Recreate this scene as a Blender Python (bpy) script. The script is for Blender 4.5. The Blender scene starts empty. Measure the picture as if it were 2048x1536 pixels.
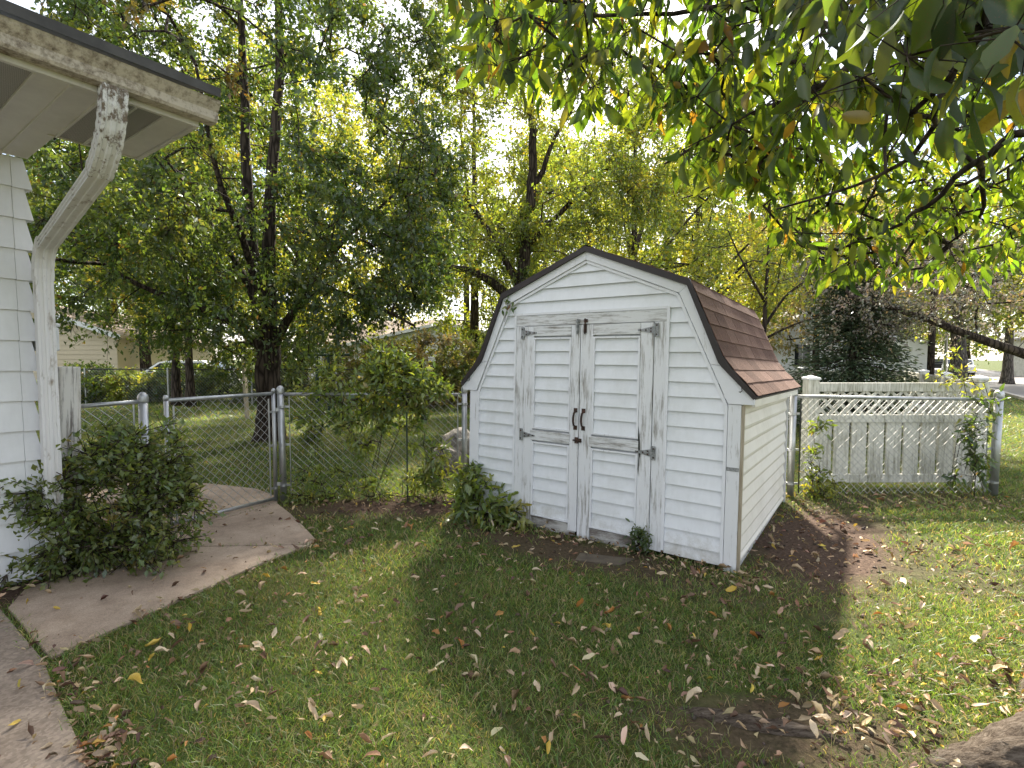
import bpy, math, random
import numpy as np
from mathutils import Matrix, Vector, noise as mnoise
R = math.radians
random.seed(7); RNG = np.random.default_rng(7)
S = bpy.context.scene
COL = S.collection

# ------------------------------------------------------------------ camera, sky, sun, exposure
F, CAMH, PITCH = 1024.0, 1.55, math.atan(52/1024.0)
cd = bpy.data.cameras.new('camera'); cam = bpy.data.objects.new('camera', cd); COL.objects.link(cam)
cd.sensor_width = 36; cd.lens = 18.0; cd.clip_start = .05; cd.clip_end = 900
cam.location = (0, 0, CAMH); cam.rotation_euler = (math.pi/2-PITCH, 0, 0)
S.camera = cam

SUN_EL, SUN_AZ = 43.0, 11.0         # degrees; azimuth clockwise from +Y
W = bpy.data.worlds.new('World'); S.world = W; W.use_nodes = True
wn = W.node_tree; wn.nodes.clear()
wo = wn.nodes.new('ShaderNodeOutputWorld'); bg = wn.nodes.new('ShaderNodeBackground')
sky = wn.nodes.new('ShaderNodeTexSky'); sky.sky_type = 'NISHITA'; sky.sun_disc = False
sky.sun_elevation = R(SUN_EL); sky.sun_rotation = R(SUN_AZ); sky.air_density = 1.0; sky.dust_density = 1.5
tc = wn.nodes.new('ShaderNodeTexCoord'); mp = wn.nodes.new('ShaderNodeMapping'); mp.inputs['Scale'].default_value = (1, 1, 2.6)
cn = wn.nodes.new('ShaderNodeTexNoise'); cn.inputs['Scale'].default_value = 2.2; cn.inputs['Detail'].default_value = 8; cn.inputs['Roughness'].default_value = .62
cr = wn.nodes.new('ShaderNodeValToRGB'); cr.color_ramp.elements[0].position = .40; cr.color_ramp.elements[1].position = .62
mx = wn.nodes.new('ShaderNodeMix'); mx.data_type = 'RGBA'; mx.inputs['B'].default_value = (8.9, 8.75, 8.7, 1)
wn.links.new(tc.outputs['Generated'], mp.inputs['Vector']); wn.links.new(mp.outputs[0], cn.inputs['Vector'])
wn.links.new(cn.outputs['Fac'], cr.inputs['Fac']); wn.links.new(cr.outputs['Color'], mx.inputs['Factor'])
wn.links.new(sky.outputs[0], mx.inputs['A']); wn.links.new(mx.outputs['Result'], bg.inputs['Color'])
bg.inputs['Strength'].default_value = .070
wn.links.new(bg.outputs[0], wo.inputs[0])

sl = bpy.data.lights.new('sun', 'SUN'); sl.energy = 4.7; sl.angle = R(3.0); sl.color = (1, .92, .78)
sun = bpy.data.objects.new('sun', sl); COL.objects.link(sun)
sd = Vector((math.sin(R(SUN_AZ))*math.cos(R(SUN_EL)), math.cos(R(SUN_AZ))*math.cos(R(SUN_EL)), math.sin(R(SUN_EL))))
sun.rotation_euler = sd.to_track_quat('Z', 'Y').to_euler(); sun.location = (0, 0, 30)

S.view_settings.view_transform = 'Standard'; S.view_settings.look = 'None'
S.view_settings.exposure = 2.08; S.view_settings.gamma = 1.0; S.view_settings.use_curve_mapping = False
S.render.engine = 'CYCLES'; S.cycles.use_denoising = True
S.cycles.max_bounces = 6; S.cycles.diffuse_bounces = 4; S.cycles.transmission_bounces = 4; S.cycles.glossy_bounces = 2
S.cycles.transparent_max_bounces = 6; S.cycles.caustics_reflective = False; S.cycles.caustics_refractive = False

# pixel (of the 2048x1536 photograph) -> ray / ground point / point at a distance Y
def ray(px, py):
    x = (px-1024)/F; y = -(py-768)/F; c, s = math.cos(PITCH), math.sin(PITCH)
    return np.array([x, c+y*s, -s+y*c])
def G(px, py, z=0.0):
    r = ray(px, py); return np.array([0, 0, CAMH]) + r*((z-CAMH)/r[2])
def D(px, py, Y):
    r = ray(px, py); return np.array([0, 0, CAMH]) + r*(Y/r[1])

# ------------------------------------------------------------------ materials
MATS = {}
def new_mat(name):
    m = bpy.data.materials.new(name); m.use_nodes = True; nt = m.node_tree
    nt.nodes.clear(); MATS[name] = m
    out = nt.nodes.new('ShaderNodeOutputMaterial')
    return m, nt, out
def nd(nt, t, **kw):
    n = nt.nodes.new('ShaderNode'+t)
    for k, v in kw.items():
        if k in n.inputs: n.inputs[k].default_value = v
        else: setattr(n, k, v)
    return n
def coords(nt, scale=(1, 1, 1)):
    t = nd(nt, 'TexCoord'); m = nd(nt, 'Mapping'); m.inputs['Scale'].default_value = scale
    nt.links.new(t.outputs['Object'], m.inputs['Vector']); return m.outputs[0]
def noise_(nt, vec, scale, detail=6, rough=.6):
    n = nd(nt, 'TexNoise', Scale=scale, Detail=detail, Roughness=rough); nt.links.new(vec, n.inputs['Vector']); return n.outputs['Fac']
def ramp(nt, fac, stops):
    r = nd(nt, 'ValToRGB'); e = r.color_ramp.elements
    while len(e) < len(stops): e.new(.5)
    for i, (p, c) in enumerate(stops):
        e[i].position = p; e[i].color = (*c, 1) if len(c) == 3 else c
    nt.links.new(fac, r.inputs['Fac']); return r.outputs['Color']
def mixc(nt, fac, a, b, blend='MIX'):
    m = nd(nt, 'Mix', data_type='RGBA', blend_type=blend)
    for sock, v in (('Factor', fac), ('A', a), ('B', b)):
        if hasattr(v, 'links'): nt.links.new(v, m.inputs[sock] if sock == 'Factor' else [i for i in m.inputs if i.name == sock and i.type == 'RGBA'][0])
        else:
            s = m.inputs['Factor'] if sock == 'Factor' else [i for i in m.inputs if i.name == sock and i.type == 'RGBA'][0]
            s.default_value = v if sock == 'Factor' else (*v, 1)
    return [o for o in m.outputs if o.type == 'RGBA'][0]
def finish(nt, out, col, rough=.6, metal=0, bump=None, bstr=.3, bdist=.01, spec=.5):
    p = nd(nt, 'BsdfPrincipled', Roughness=rough, Metallic=metal)
    p.inputs['Specular IOR Level'].default_value = spec
    if hasattr(col, 'links'): nt.links.new(col, p.inputs['Base Color'])
    else: p.inputs['Base Color'].default_value = (*col, 1)
    if bump is not None:
        b = nd(nt, 'Bump', Strength=bstr, Distance=bdist); nt.links.new(bump, b.inputs['Height']); nt.links.new(b.outputs[0], p.inputs['Normal'])
    nt.links.new(p.outputs[0], out.inputs[0]); return p

def mat_noise(name, stops, scale=8, stretch=(1, 1, 1), rough=.7, metal=0, bstr=.25, bdist=.01, detail=7, spec=.4, bscale=None):
    m, nt, out = new_mat(name); v = coords(nt, stretch); f = noise_(nt, v, scale, detail)
    c = ramp(nt, f, stops); b = f if bscale is None else noise_(nt, v, bscale, 5)
    finish(nt, out, c, rough, metal, b, bstr, bdist, spec); return m

def mat_vinyl(name, base, dirt, amt=.5):
    m, nt, out = new_mat(name); v = coords(nt); f = noise_(nt, v, 2.3, 8, .7); g = noise_(nt, coords(nt, (6, 6, 1.2)), 5, 5)
    d = ramp(nt, f, [(.46, (0, 0, 0)), (.8, (amt, amt, amt))]); c = mixc(nt, d, base, dirt)
    if name == 'vinyl_white':
        sx = nd(nt, 'SeparateXYZ'); nt.links.new(coords(nt), sx.inputs[0]); mr = nd(nt, 'MapRange'); mr.inputs['From Min'].default_value = .30; mr.inputs['From Max'].default_value = -.02; nt.links.new(sx.outputs['Z'], mr.inputs['Value'])
        sp = noise_(nt, coords(nt), 9, 9, .8); ad = nd(nt, 'Math', operation='MULTIPLY_ADD'); nt.links.new(mr.outputs[0], ad.inputs[0]); ad.inputs[1].default_value = .42; nt.links.new(sp, ad.inputs[2])
        c = mixc(nt, ramp(nt, ad.outputs[0], [(.62, (0, 0, 0)), (.95, (.75, .75, .75))]), c, (.33, .31, .25))
    c = mixc(nt, .12, c, ramp(nt, g, [(.3, (.55, .55, .55)), (.7, (1, 1, 1))]), 'MULTIPLY')
    finish(nt, out, c, .5, 0, g, .04, .004); return m
mat_vinyl('vinyl_white', (.72, .74, .77), (.45, .46, .42))
mat_vinyl('vinyl_warm_lit', (.75, .725, .665), (.45, .43, .35), .5)  # same vinyl as the shed front, with warm reflected light put into its colour
mat_vinyl('house_white', (.70, .71, .73), (.42, .42, .42), .35)
mat_vinyl('far_white', (.72, .73, .74), (.5, .5, .5), .3)
mat_vinyl('far_tan', (.50, .42, .28), (.36, .30, .2), .3)
mat_vinyl('soffit_white', (.60, .57, .53), (.35, .32, .28), .5)

def mat_peel(name, paint, wood, lo, hi, stretch=(14, 14, 1.1)):
    m, nt, out = new_mat(name); f = noise_(nt, coords(nt, stretch), 3.2, 9, .72); g = noise_(nt, coords(nt), 2.2, 5, .6)
    a = nd(nt, 'Math', operation='MULTIPLY_ADD'); nt.links.new(g, a.inputs[0]); a.inputs[1].default_value = .55; nt.links.new(f, a.inputs[2])
    fac = ramp(nt, a.outputs[0], [(lo, (0, 0, 0)), (hi, (1, 1, 1))])
    w = ramp(nt, noise_(nt, coords(nt, stretch), 9, 4), [(.3, tuple(x*.45 for x in wood)), (.7, wood)])
    c = mixc(nt, fac, paint, w)
    finish(nt, out, c, .65, 0, fac, -.35, .004); return m
mat_peel('paint_peel', (.68, .69, .71), (.36, .34, .31), .79, .95)
mat_peel('paint_peel_h', (.64, .65, .66), (.34, .32, .29), .74, .92, (1.4, 14, 14))
mat_peel('paint_good', (.70, .71, .74), (.40, .38, .36), .90, 1.06)
mat_peel('wood_post_paint', (.66, .64, .60), (.26, .23, .21), .78, .9, (16, 16, .8))
mat_peel('gutter_grime', (.50, .44, .37), (.17, .125, .085), .70, .95, (9.0, 9.0, 9.0))
mat_peel('spout_paint', (.66, .65, .65), (.34, .27, .2), .84, 1.0, (5, 5, 1.5))
mat_peel('spout_grime', (.62, .61, .60), (.20, .15, .11), .74, .84, (9, 9, 6))
mat_peel('vinyl_fence', (.64, .63, .57), (.30, .29, .20), .74, .98, (12, 12, 1.0))
mat_peel('kick_board', (.50, .49, .47), (.20, .17, .15), .66, .86, (1.5, 10, 6))

mat_noise('edge_wood', [(.3, (.22, .18, .12)), (.7, (.44, .39, .30))], 6, (10, 10, .8))
mat_noise('black_trim', [(.3, (.012, .009, .009)), (.7, (.026, .018, .017))], 8, rough=.45, spec=.4)
mat_noise('galvanised', [(.3, (.30, .31, .32)), (.7, (.50, .51, .52))], 14, (1, 1, .4), rough=.42, metal=.75, bstr=.05)
mat_noise('wire', [(.3, (.28, .28, .27)), (.7, (.42, .42, .41))], 14, rough=.5, metal=.4, bstr=.0)
mat_noise('rusty_iron', [(.35, (.028, .024, .022)), (.62, (.085, .045, .032))], 30, rough=.75, metal=.3)
mat_noise('hinge_zinc', [(.35, (.16, .17, .17)), (.65, (.36, .37, .38))], 40, rough=.5, metal=.6)
mat_noise('dark_iron', [(.3, (.014, .016, .014)), (.7, (.03, .033, .028))], 20, rough=.6)
mat_noise('green_paint', [(.3, (.010, .025, .016)), (.7, (.02, .045, .028))], 20, rough=.6)
mat_noise('roof_grey', [(.3, (.20, .19, .19)), (.7, (.34, .32, .31))], 6)
mat_noise('roof_tan', [(.3, (.34, .26, .22)), (.7, (.46, .37, .32))], 6)
mat_noise('roof_dark', [(.3, (.035, .033, .032)), (.7, (.07, .066, .063))], 10)
mat_noise('asphalt', [(.3, (.16, .15, .155)), (.7, (.24, .225, .23))], 3, bscale=60, bstr=.15)
mat_noise('kerb_concrete', [(.3, (.34, .32, .29)), (.7, (.5, .47, .43))], 5)
mat_noise('boulder', [(.30, (.05, .046, .04)), (.48, (.16, .145, .12)), (.70, (.30, .26, .225))], 11, bstr=1.0, bdist=.05)
mat_noise('car_white', [(.3, (.74, .75, .76)), (.7, (.8, .8, .8))], 2, rough=.2, bstr=0)
mat_noise('car_dark', [(.3, (.02, .022, .026)), (.7, (.03, .032, .036))], 2, rough=.15, bstr=0)
mat_noise('car_orange', [(.3, (.52, .10, .02)), (.7, (.6, .13, .02))], 2, rough=.3, bstr=0)
mat_noise('tyre', [(.3, (.012, .012, .012)), (.7, (.022, .022, .022))], 12, rough=.9)
mat_noise('glass_dark', [(.3, (.018, .022, .026)), (.7, (.03, .035, .04))], 2, rough=.08, bstr=0, spec=.8)
mat_noise('stone_slab', [(.3, (.06, .048, .034)), (.7, (.13, .105, .075))], 9, bstr=.5)

def mat_bark(name, dark, light, sc=9, bd=.03):
    m, nt, out = new_mat(name); v = coords(nt, (1, 1, .16)); f = noise_(nt, v, sc, 9, .7)
    w = nd(nt, 'TexVoronoi', Scale=sc*1.6, feature='DISTANCE_TO_EDGE'); nt.links.new(v, w.inputs['Vector'])
    a = nd(nt, 'Math', operation='MULTIPLY'); nt.links.new(f, a.inputs[0])
    cl = nd(nt, 'ClampT') if False else nd(nt, 'MapRange'); cl.inputs['From Max'].default_value = .25; nt.links.new(w.outputs['Distance'], cl.inputs['Value'])
    nt.links.new(cl.outputs[0], a.inputs[1])
    c = ramp(nt, a.outputs[0], [(.05, dark), (.5, light)])
    finish(nt, out, c, .9, 0, a.outputs[0], .8, bd, .2); return m
mat_bark('bark', (.018, .013, .010), (.085, .066, .052))
m_, nt_r, out_r = new_mat('bark_root'); v_r = coords(nt_r, (.4, 2.2, 2.2)); f_r = noise_(nt_r, v_r, 26, 9, .78)
c_r = ramp(nt_r, f_r, [(.34, (.03, .022, .017)), (.45, (.12, .093, .072)), (.58, (.22, .18, .145)), (.75, (.30, .255, .21))]); finish(nt_r, out_r, c_r, .95, 0, f_r, 1.0, .035, .1)
mat_bark('bark_grey', (.045, .04, .034), (.17, .15, .13))

def mat_concrete(name, a, b, agg):
    m, nt, out = new_mat(name); v = coords(nt); f = noise_(nt, v, 1.6, 8, .65); g = noise_(nt, v, 90, 3, .6)
    c = ramp(nt, f, [(.3, a), (.68, b)]); st_ = noise_(nt, v, 5.5, 9, .75); c = mixc(nt, .65, c, ramp(nt, st_, [(.32, (.62, .59, .56)), (.54, (1.05, 1.05, 1.05))]), 'MULTIPLY'); vo = nd(nt, 'TexVoronoi', Scale=agg); nt.links.new(v, vo.inputs['Vector'])
    sp = ramp(nt, vo.outputs['Color'], [(.25, (.62, .6, .58)), (.75, (1.15, 1.12, 1.1))])
    c = mixc(nt, .6, c, sp, 'MULTIPLY'); finish(nt, out, c, .85, 0, g, .35, .004, .25); return m
mat_concrete('concrete', (.26, .20, .155), (.44, .355, .28), 260)
mat_concrete('concrete_agg', (.15, .12, .10), (.33, .275, .225), 80)

# bare-earth patches: (x, y, rx, ry, rot, strength); used by the soil colour and by the grass density
DIRT = [(2.62, 4.25, .62, 1.35, -35, 1.0), (3.2, 3.75, .55, .75, -20, .55), (.5, 4.0, 1.35, .30, -35, .8), (-.9, 5.35, 1.5, .45, 4, 1.0), (1.15, 2.05, .75, .22, -8, .8),
        (4.2, 5.55, 1.5, .35, 0, .6), (-3.1, 3.7, .55, .8, -35, 1.0), (1.9, 1.75, .5, .35, 0, .7), (-.2, 5.0, .5, .35, 0, .9)]
def dirt_mask(x, y):
    m = np.zeros_like(x)
    for cx, cy, rx, ry, rot, s in DIRT:
        c, sn = math.cos(R(rot)), math.sin(R(rot)); dx, dy = x-cx, y-cy
        u = (dx*c+dy*sn)/rx; v = (-dx*sn+dy*c)/ry
        m = np.maximum(m, s*np.clip(1.5-np.sqrt(u*u+v*v)*1.05, 0, 1))
    return m
def mat_lawn():
    m, nt, out = new_mat('lawn_soil'); t = nd(nt, 'TexCoord'); P = t.outputs['Object']
    wob = nd(nt, 'TexNoise', Scale=3.0, Detail=6); nt.links.new(P, wob.inputs['Vector'])
    off = nd(nt, 'VectorMath', operation='SCALE'); off.inputs['Scale'].default_value = .5
    sub = nd(nt, 'VectorMath', operation='SUBTRACT'); sub.inputs[1].default_value = (.5, .5, .5)
    nt.links.new(wob.outputs['Color'], sub.inputs[0]); nt.links.new(sub.outputs[0], off.inputs[0])
    add = nd(nt, 'VectorMath', operation='ADD'); nt.links.new(P, add.inputs[0]); nt.links.new(off.outputs[0], add.inputs[1])
    acc = None
    for cx, cy, rx, ry, rot, s in DIRT:
        mp = nd(nt, 'Mapping', vector_type='TEXTURE'); mp.inputs['Location'].default_value = (cx, cy, 0)
        mp.inputs['Rotation'].default_value = (0, 0, R(rot)); mp.inputs['Scale'].default_value = (rx, ry, 1)
        nt.links.new(add.outputs[0], mp.inputs['Vector'])
        ln = nd(nt, 'VectorMath', operation='LENGTH'); nt.links.new(mp.outputs[0], ln.inputs[0])
        mr = nd(nt, 'MapRange'); mr.inputs['From Min'].default_value = 1.35; mr.inputs['From Max'].default_value = .6; mr.inputs['To Max'].default_value = s
        nt.links.new(ln.outputs['Value'], mr.inputs['Value'])
        if acc is None: acc = mr.outputs[0]
        else:
            mxn = nd(nt, 'Math', operation='MAXIMUM'); nt.links.new(acc, mxn.inputs[0]); nt.links.new(mr.outputs[0], mxn.inputs[1]); acc = mxn.outputs[0]
    f1 = noise_(nt, P, .7, 6); f2 = noise_(nt, P, 14, 6); f3 = noise_(nt, P, 40, 6, .7)
    green = ramp(nt, f2, [(.3, (.028, .042, .012)), (.6, (.07, .10, .024)), (.8, (.12, .12, .045))])
    dry = ramp(nt, f2, [(.3, (.06, .055, .02)), (.7, (.15, .12, .055))])
    g = mixc(nt, ramp(nt, f1, [(.42, (0, 0, 0)), (.72, (.7, .7, .7))]), green, dry)
    soil = ramp(nt, f3, [(.3, (.035, .022, .016)), (.52, (.085, .056, .041)), (.75, (.17, .12, .09))])
    c = mixc(nt, acc, g, soil); finish(nt, out, c, .95, 0, f3, .6, .03, .15); return m
mat_lawn()

def mat_leaf(name, trans=.42, gloss=.05, boost=(1.25, 1.15, .7), rough=.38):
    m, nt, out = new_mat(name); a = nd(nt, 'Attribute'); a.attribute_name = 'Col'
    return leaf_nodes(m, nt, out, a.outputs['Color'], trans, gloss, boost, rough)
def leaf_nodes(m, nt, out, col, trans, gloss, boost, rough):
    d = nd(nt, 'BsdfDiffuse'); t = nd(nt, 'BsdfTranslucent'); g = nd(nt, 'BsdfGlossy', Roughness=rough)
    nt.links.new(col, d.inputs['Color']); nt.links.new(mixc(nt, 1.0, col, boost, 'MULTIPLY'), t.inputs['Color'])
    g.inputs['Color'].default_value = (.8, .85, .9, 1)
    m1 = nd(nt, 'MixShader'); m1.inputs[0].default_value = trans; nt.links.new(d.outputs[0], m1.inputs[1]); nt.links.new(t.outputs[0], m1.inputs[2])
    m2 = nd(nt, 'MixShader'); m2.inputs[0].default_value = gloss; nt.links.new(m1.outputs[0], m2.inputs[1]); nt.links.new(g.outputs[0], m2.inputs[2])
    nt.links.new(m2.outputs[0], out.inputs[0]); return m
mat_leaf('leaves', .5, .05, (2.4, 2.2, .75))
mat_leaf('leaves_big', .54, .03, (3.7, 3.5, .7))
mat_leaf('needles', .15, .03)
mat_leaf('leaves_mauve', .4, .10, (1.5, 1.35, 1.2))
mat_leaf('grass', .42, .03, (1.7, 1.6, .7))
mat_leaf('litter', .12, .03, (1.2, 1.1, .8), .6)
def mat_leaf_obj(name, stops, trans, gloss, boost, spots=True):
    m, nt, out = new_mat(name); oi = nd(nt, 'ObjectInfo'); c = ramp(nt, oi.outputs['Random'], stops)
    f = noise_(nt, coords(nt, (30, 30, 30)), 1.0, 5)
    if spots: c = mixc(nt, ramp(nt, f, [(.58, (0, 0, 0)), (.68, (.7, .7, .7))]), c, (.09, .045, .02))
    return leaf_nodes(m, nt, out, c, trans, gloss, boost, .45)
mat_leaf_obj('leaf_green', [(0, (.022, .038, .013)), (.4, (.035, .058, .016)), (.75, (.06, .085, .02)), (.93, (.11, .115, .025)), (1, (.16, .11, .03))], .48, .04, (2.8, 2.6, .6))
mat_leaf_obj('dry_tan', [(0, (.36, .26, .16)), (.5, (.50, .39, .26)), (1, (.6, .5, .36))], .12, .03, (1.2, 1.1, .9))
mat_leaf_obj('dry_yellow', [(0, (.50, .34, .05)), (1, (.62, .47, .12))], .15, .03, (1.2, 1.1, .8))
mat_leaf_obj('dry_brown', [(0, (.10, .055, .035)), (1, (.22, .13, .08))], .08, .03, (1.2, 1.1, .9))
mat_leaf_obj('dry_orange', [(0, (.36, .15, .04)), (1, (.46, .24, .07))], .12, .03, (1.2, 1.1, .8))

def mat_shingle():
    m, nt, out = new_mat('shingle'); oi = nd(nt, 'ObjectInfo'); v = coords(nt)
    base = ramp(nt, oi.outputs['Random'], [(0, (.105, .060, .047)), (.35, (.138, .080, .063)), (.7, (.165, .10, .079)), (1, (.195, .12, .097))])
    g = noise_(nt, v, 150, 3, .7); gr = ramp(nt, g, [(.3, (.35, .35, .35)), (.5, (1, 1, 1)), (.72, (2.1, 2.0, 1.9))])
    c = mixc(nt, .9, base, gr, 'MULTIPLY'); st = ramp(nt, noise_(nt, v, 2, 6), [(.35, (.7, .7, .7)), (.7, (1.15, 1.15, 1.15))])
    c = mixc(nt, .7, c, st, 'MULTIPLY'); finish(nt, out, c, .92, 0, g, .5, .004, .2)
mat_shingle()
def mat_perf():
    m, nt, out = new_mat('soffit_vent'); v = coords(nt, (110, 110, 110)); vo = nd(nt, 'TexVoronoi', Scale=1.0); vo.inputs['Randomness'].default_value = 0
    nt.links.new(v, vo.inputs['Vector']); c = ramp(nt, vo.outputs['Distance'], [(.34, (.03, .027, .024)), (.50, (.42, .39, .36))]); finish(nt, out, c, .6)
mat_perf()

# ------------------------------------------------------------------ helpers
def tag(o, label=None, cat=None, group=None, kind=None):
    if label: o['label'] = label
    if cat: o['category'] = cat
    if group: o['group'] = group
    if kind: o['kind'] = kind
    return o
def empty(name, loc=(0, 0, 0), rot=None, label=None, cat=None, group=None, kind=None):
    o = bpy.data.objects.new(name, None); o.empty_display_size = .1; COL.objects.link(o); o.location = loc
    if rot is not None: o.rotation_euler = rot
    return tag(o, label, cat, group, kind)
def link(name, me, mat=None, parent=None):
    if mat and not me.materials: me.materials.append(MATS[mat])
    o = bpy.data.objects.new(name, me); COL.objects.link(o)
    if parent: o.parent = parent
    return o
class MB:
    def __init__(s): s.v = []; s.f = []
    def add(s, vs, fs):
        b = len(s.v); s.v += [tuple(map(float, p)) for p in vs]; s.f += [tuple(i+b for i in f) for f in fs]; return s
    def box(s, x0, x1, y0, y1, z0, z1):
        return s.add([(x0, y0, z0), (x1, y0, z0), (x1, y1, z0), (x0, y1, z0), (x0, y0, z1), (x1, y0, z1), (x1, y1, z1), (x0, y1, z1)],
                     [(0, 3, 2, 1), (4, 5, 6, 7), (0, 1, 5, 4), (1, 2, 6, 5), (2, 3, 7, 6), (3, 0, 4, 7)])
    def bar(s, a, b, w, h, up=(0, 0, 1)):
        a, b = Vector(a), Vector(b); d = (b-a).normalized(); u = Vector(up); sd_ = d.cross(u)
        if sd_.length < 1e-4: sd_ = d.cross(Vector((1, 0, 0)))
        sd_.normalize(); u = sd_.cross(d).normalized(); vs = []
        for p in (a, b):
            for i, j in ((-1, -1), (1, -1), (1, 1), (-1, 1)): vs.append(p+sd_*(i*w/2)+u*(j*h/2))
        return s.add(vs, [(0, 1, 2, 3), (7, 6, 5, 4), (0, 4, 5, 1), (1, 5, 6, 2), (2, 6, 7, 3), (3, 7, 4, 0)])
    def poly(s, pts, y0, y1):            # x-z outline pushed from y0 to y1
        n = len(pts); vs = [(x, y0, z) for x, z in pts]+[(x, y1, z) for x, z in pts]
        return s.add(vs, [tuple(range(n)), tuple(range(2*n-1, n-1, -1))]+[(i, i+n, (i+1) % n+n, (i+1) % n) for i in range(n)])
    def slab(s, pts, z0, z1):            # x-y outline pushed from z0 to z1
        n = len(pts); vs = [(x, y, z0) for x, y in pts]+[(x, y, z1) for x, y in pts]
        return s.add(vs, [tuple(range(n-1, -1, -1)), tuple(range(n, 2*n))]+[(i, (i+1) % n, (i+1) % n+n, i+n) for i in range(n)])
    def tube(s, pts, rad, n=8, cap=True):
        P = [Vector(p) for p in pts]; k = len(P); rad = [rad]*k if np.isscalar(rad) else list(rad); b = len(s.v)
        ref = None
        for i, p in enumerate(P):
            d = (P[min(i+1, k-1)]-P[max(i-1, 0)]).normalized()
            if ref is None: ref = d.orthogonal().normalized()
            ref = (ref-d*ref.dot(d)).normalized(); q = d.cross(ref)
            for j in range(n):
                a = 2*math.pi*j/n; s.v.append(tuple(p+(ref*math.cos(a)+q*math.sin(a))*rad[i]))
        for i in range(k-1):
            for j in range(n): s.f.append((b+i*n+j, b+i*n+(j+1) % n, b+(i+1)*n+(j+1) % n, b+(i+1)*n+j))
        if cap: s.f.append(tuple(b+j for j in range(n-1, -1, -1))); s.f.append(tuple(b+(k-1)*n+j for j in range(n)))
        return s
    def lathe(s, c, prof, n=12):         # profile of (radius, z) about a vertical axis
        b = len(s.v); k = len(prof)
        for r, z in prof:
            for j in range(n): a = 2*math.pi*j/n; s.v.append((c[0]+r*math.cos(a), c[1]+r*math.sin(a), c[2]+z))
        for i in range(k-1):
            for j in range(n): s.f.append((b+i*n+j, b+i*n+(j+1) % n, b+(i+1)*n+(j+1) % n, b+(i+1)*n+j))
        s.f.append(tuple(b+j for j in range(n-1, -1, -1))); s.f.append(tuple(b+(k-1)*n+j for j in range(n))); return s
    def mesh(s, name, smooth=False):
        me = bpy.data.meshes.new(name); me.from_pydata(s.v, [], s.f); me.update()
        if smooth: me.polygons.foreach_set('use_smooth', [True]*len(me.polygons))
        return me
    def build(s, name, mat, parent=None, smooth=False, label=None, bevel=0):
        me = s.mesh(name, smooth); o = link(name, me, mat, parent)
        if label: o['label'] = label
        if bevel:
            m = o.modifiers.new('bevel', 'BEVEL'); m.width = bevel; m.segments = 2; m.limit_method = 'ANGLE'
        return o

def np_mesh(name, V, T, col=None, smooth=False):
    V = np.ascontiguousarray(V, dtype=np.float32).reshape(-1, 3); T = np.ascontiguousarray(T, dtype=np.int32); n, k = T.shape
    me = bpy.data.meshes.new(name); me.vertices.add(len(V)); me.vertices.foreach_set('co', V.ravel())
    me.loops.add(n*k); me.loops.foreach_set('vertex_index', T.ravel())
    me.polygons.add(n); me.polygons.foreach_set('loop_start', np.arange(0, n*k, k, dtype=np.int32))
    if smooth: me.polygons.foreach_set('use_smooth', np.ones(n, dtype=bool))
    me.update(calc_edges=True)
    if col is not None:
        at = me.attributes.new('Col', 'FLOAT_COLOR', 'FACE'); c4 = np.ones((n, 4), dtype=np.float32); c4[:, :3] = col; at.data.foreach_set('color', c4.ravel())
    return me
def unit(v): return v/np.maximum(np.linalg.norm(v, axis=-1, keepdims=True), 1e-9)
def palette(n, pal, rng, jitter=.18):
    w = np.array([p[0] for p in pal]); c = np.array([p[1] for p in pal]); i = rng.choice(len(pal), n, p=w/w.sum())
    return np.clip(c[i]*(1+rng.normal(0, jitter, (n, 1)))*(1+rng.normal(0, .06, (n, 3))), .004, .9)
def leaf_cards(P, Dr, Nm, L, wr=.55):    # folded rhombus leaves, two triangles each
    Dr = unit(Dr); Sd = unit(np.cross(Dr, Nm)); Nn = np.cross(Sd, Dr); L = L[:, None]
    v = np.stack([P, P+Dr*L*.45+Sd*L*wr*.5+Nn*L*.10, P+Dr*L-Nn*L*.06, P+Dr*L*.45-Sd*L*wr*.5+Nn*L*.10], 1)
    i = np.arange(len(P))[:, None]*4; T = np.concatenate([i+np.array([[0, 1, 2]]), i+np.array([[0, 2, 3]])], 1).reshape(-1, 3)
    return v.reshape(-1, 3), T
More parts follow.
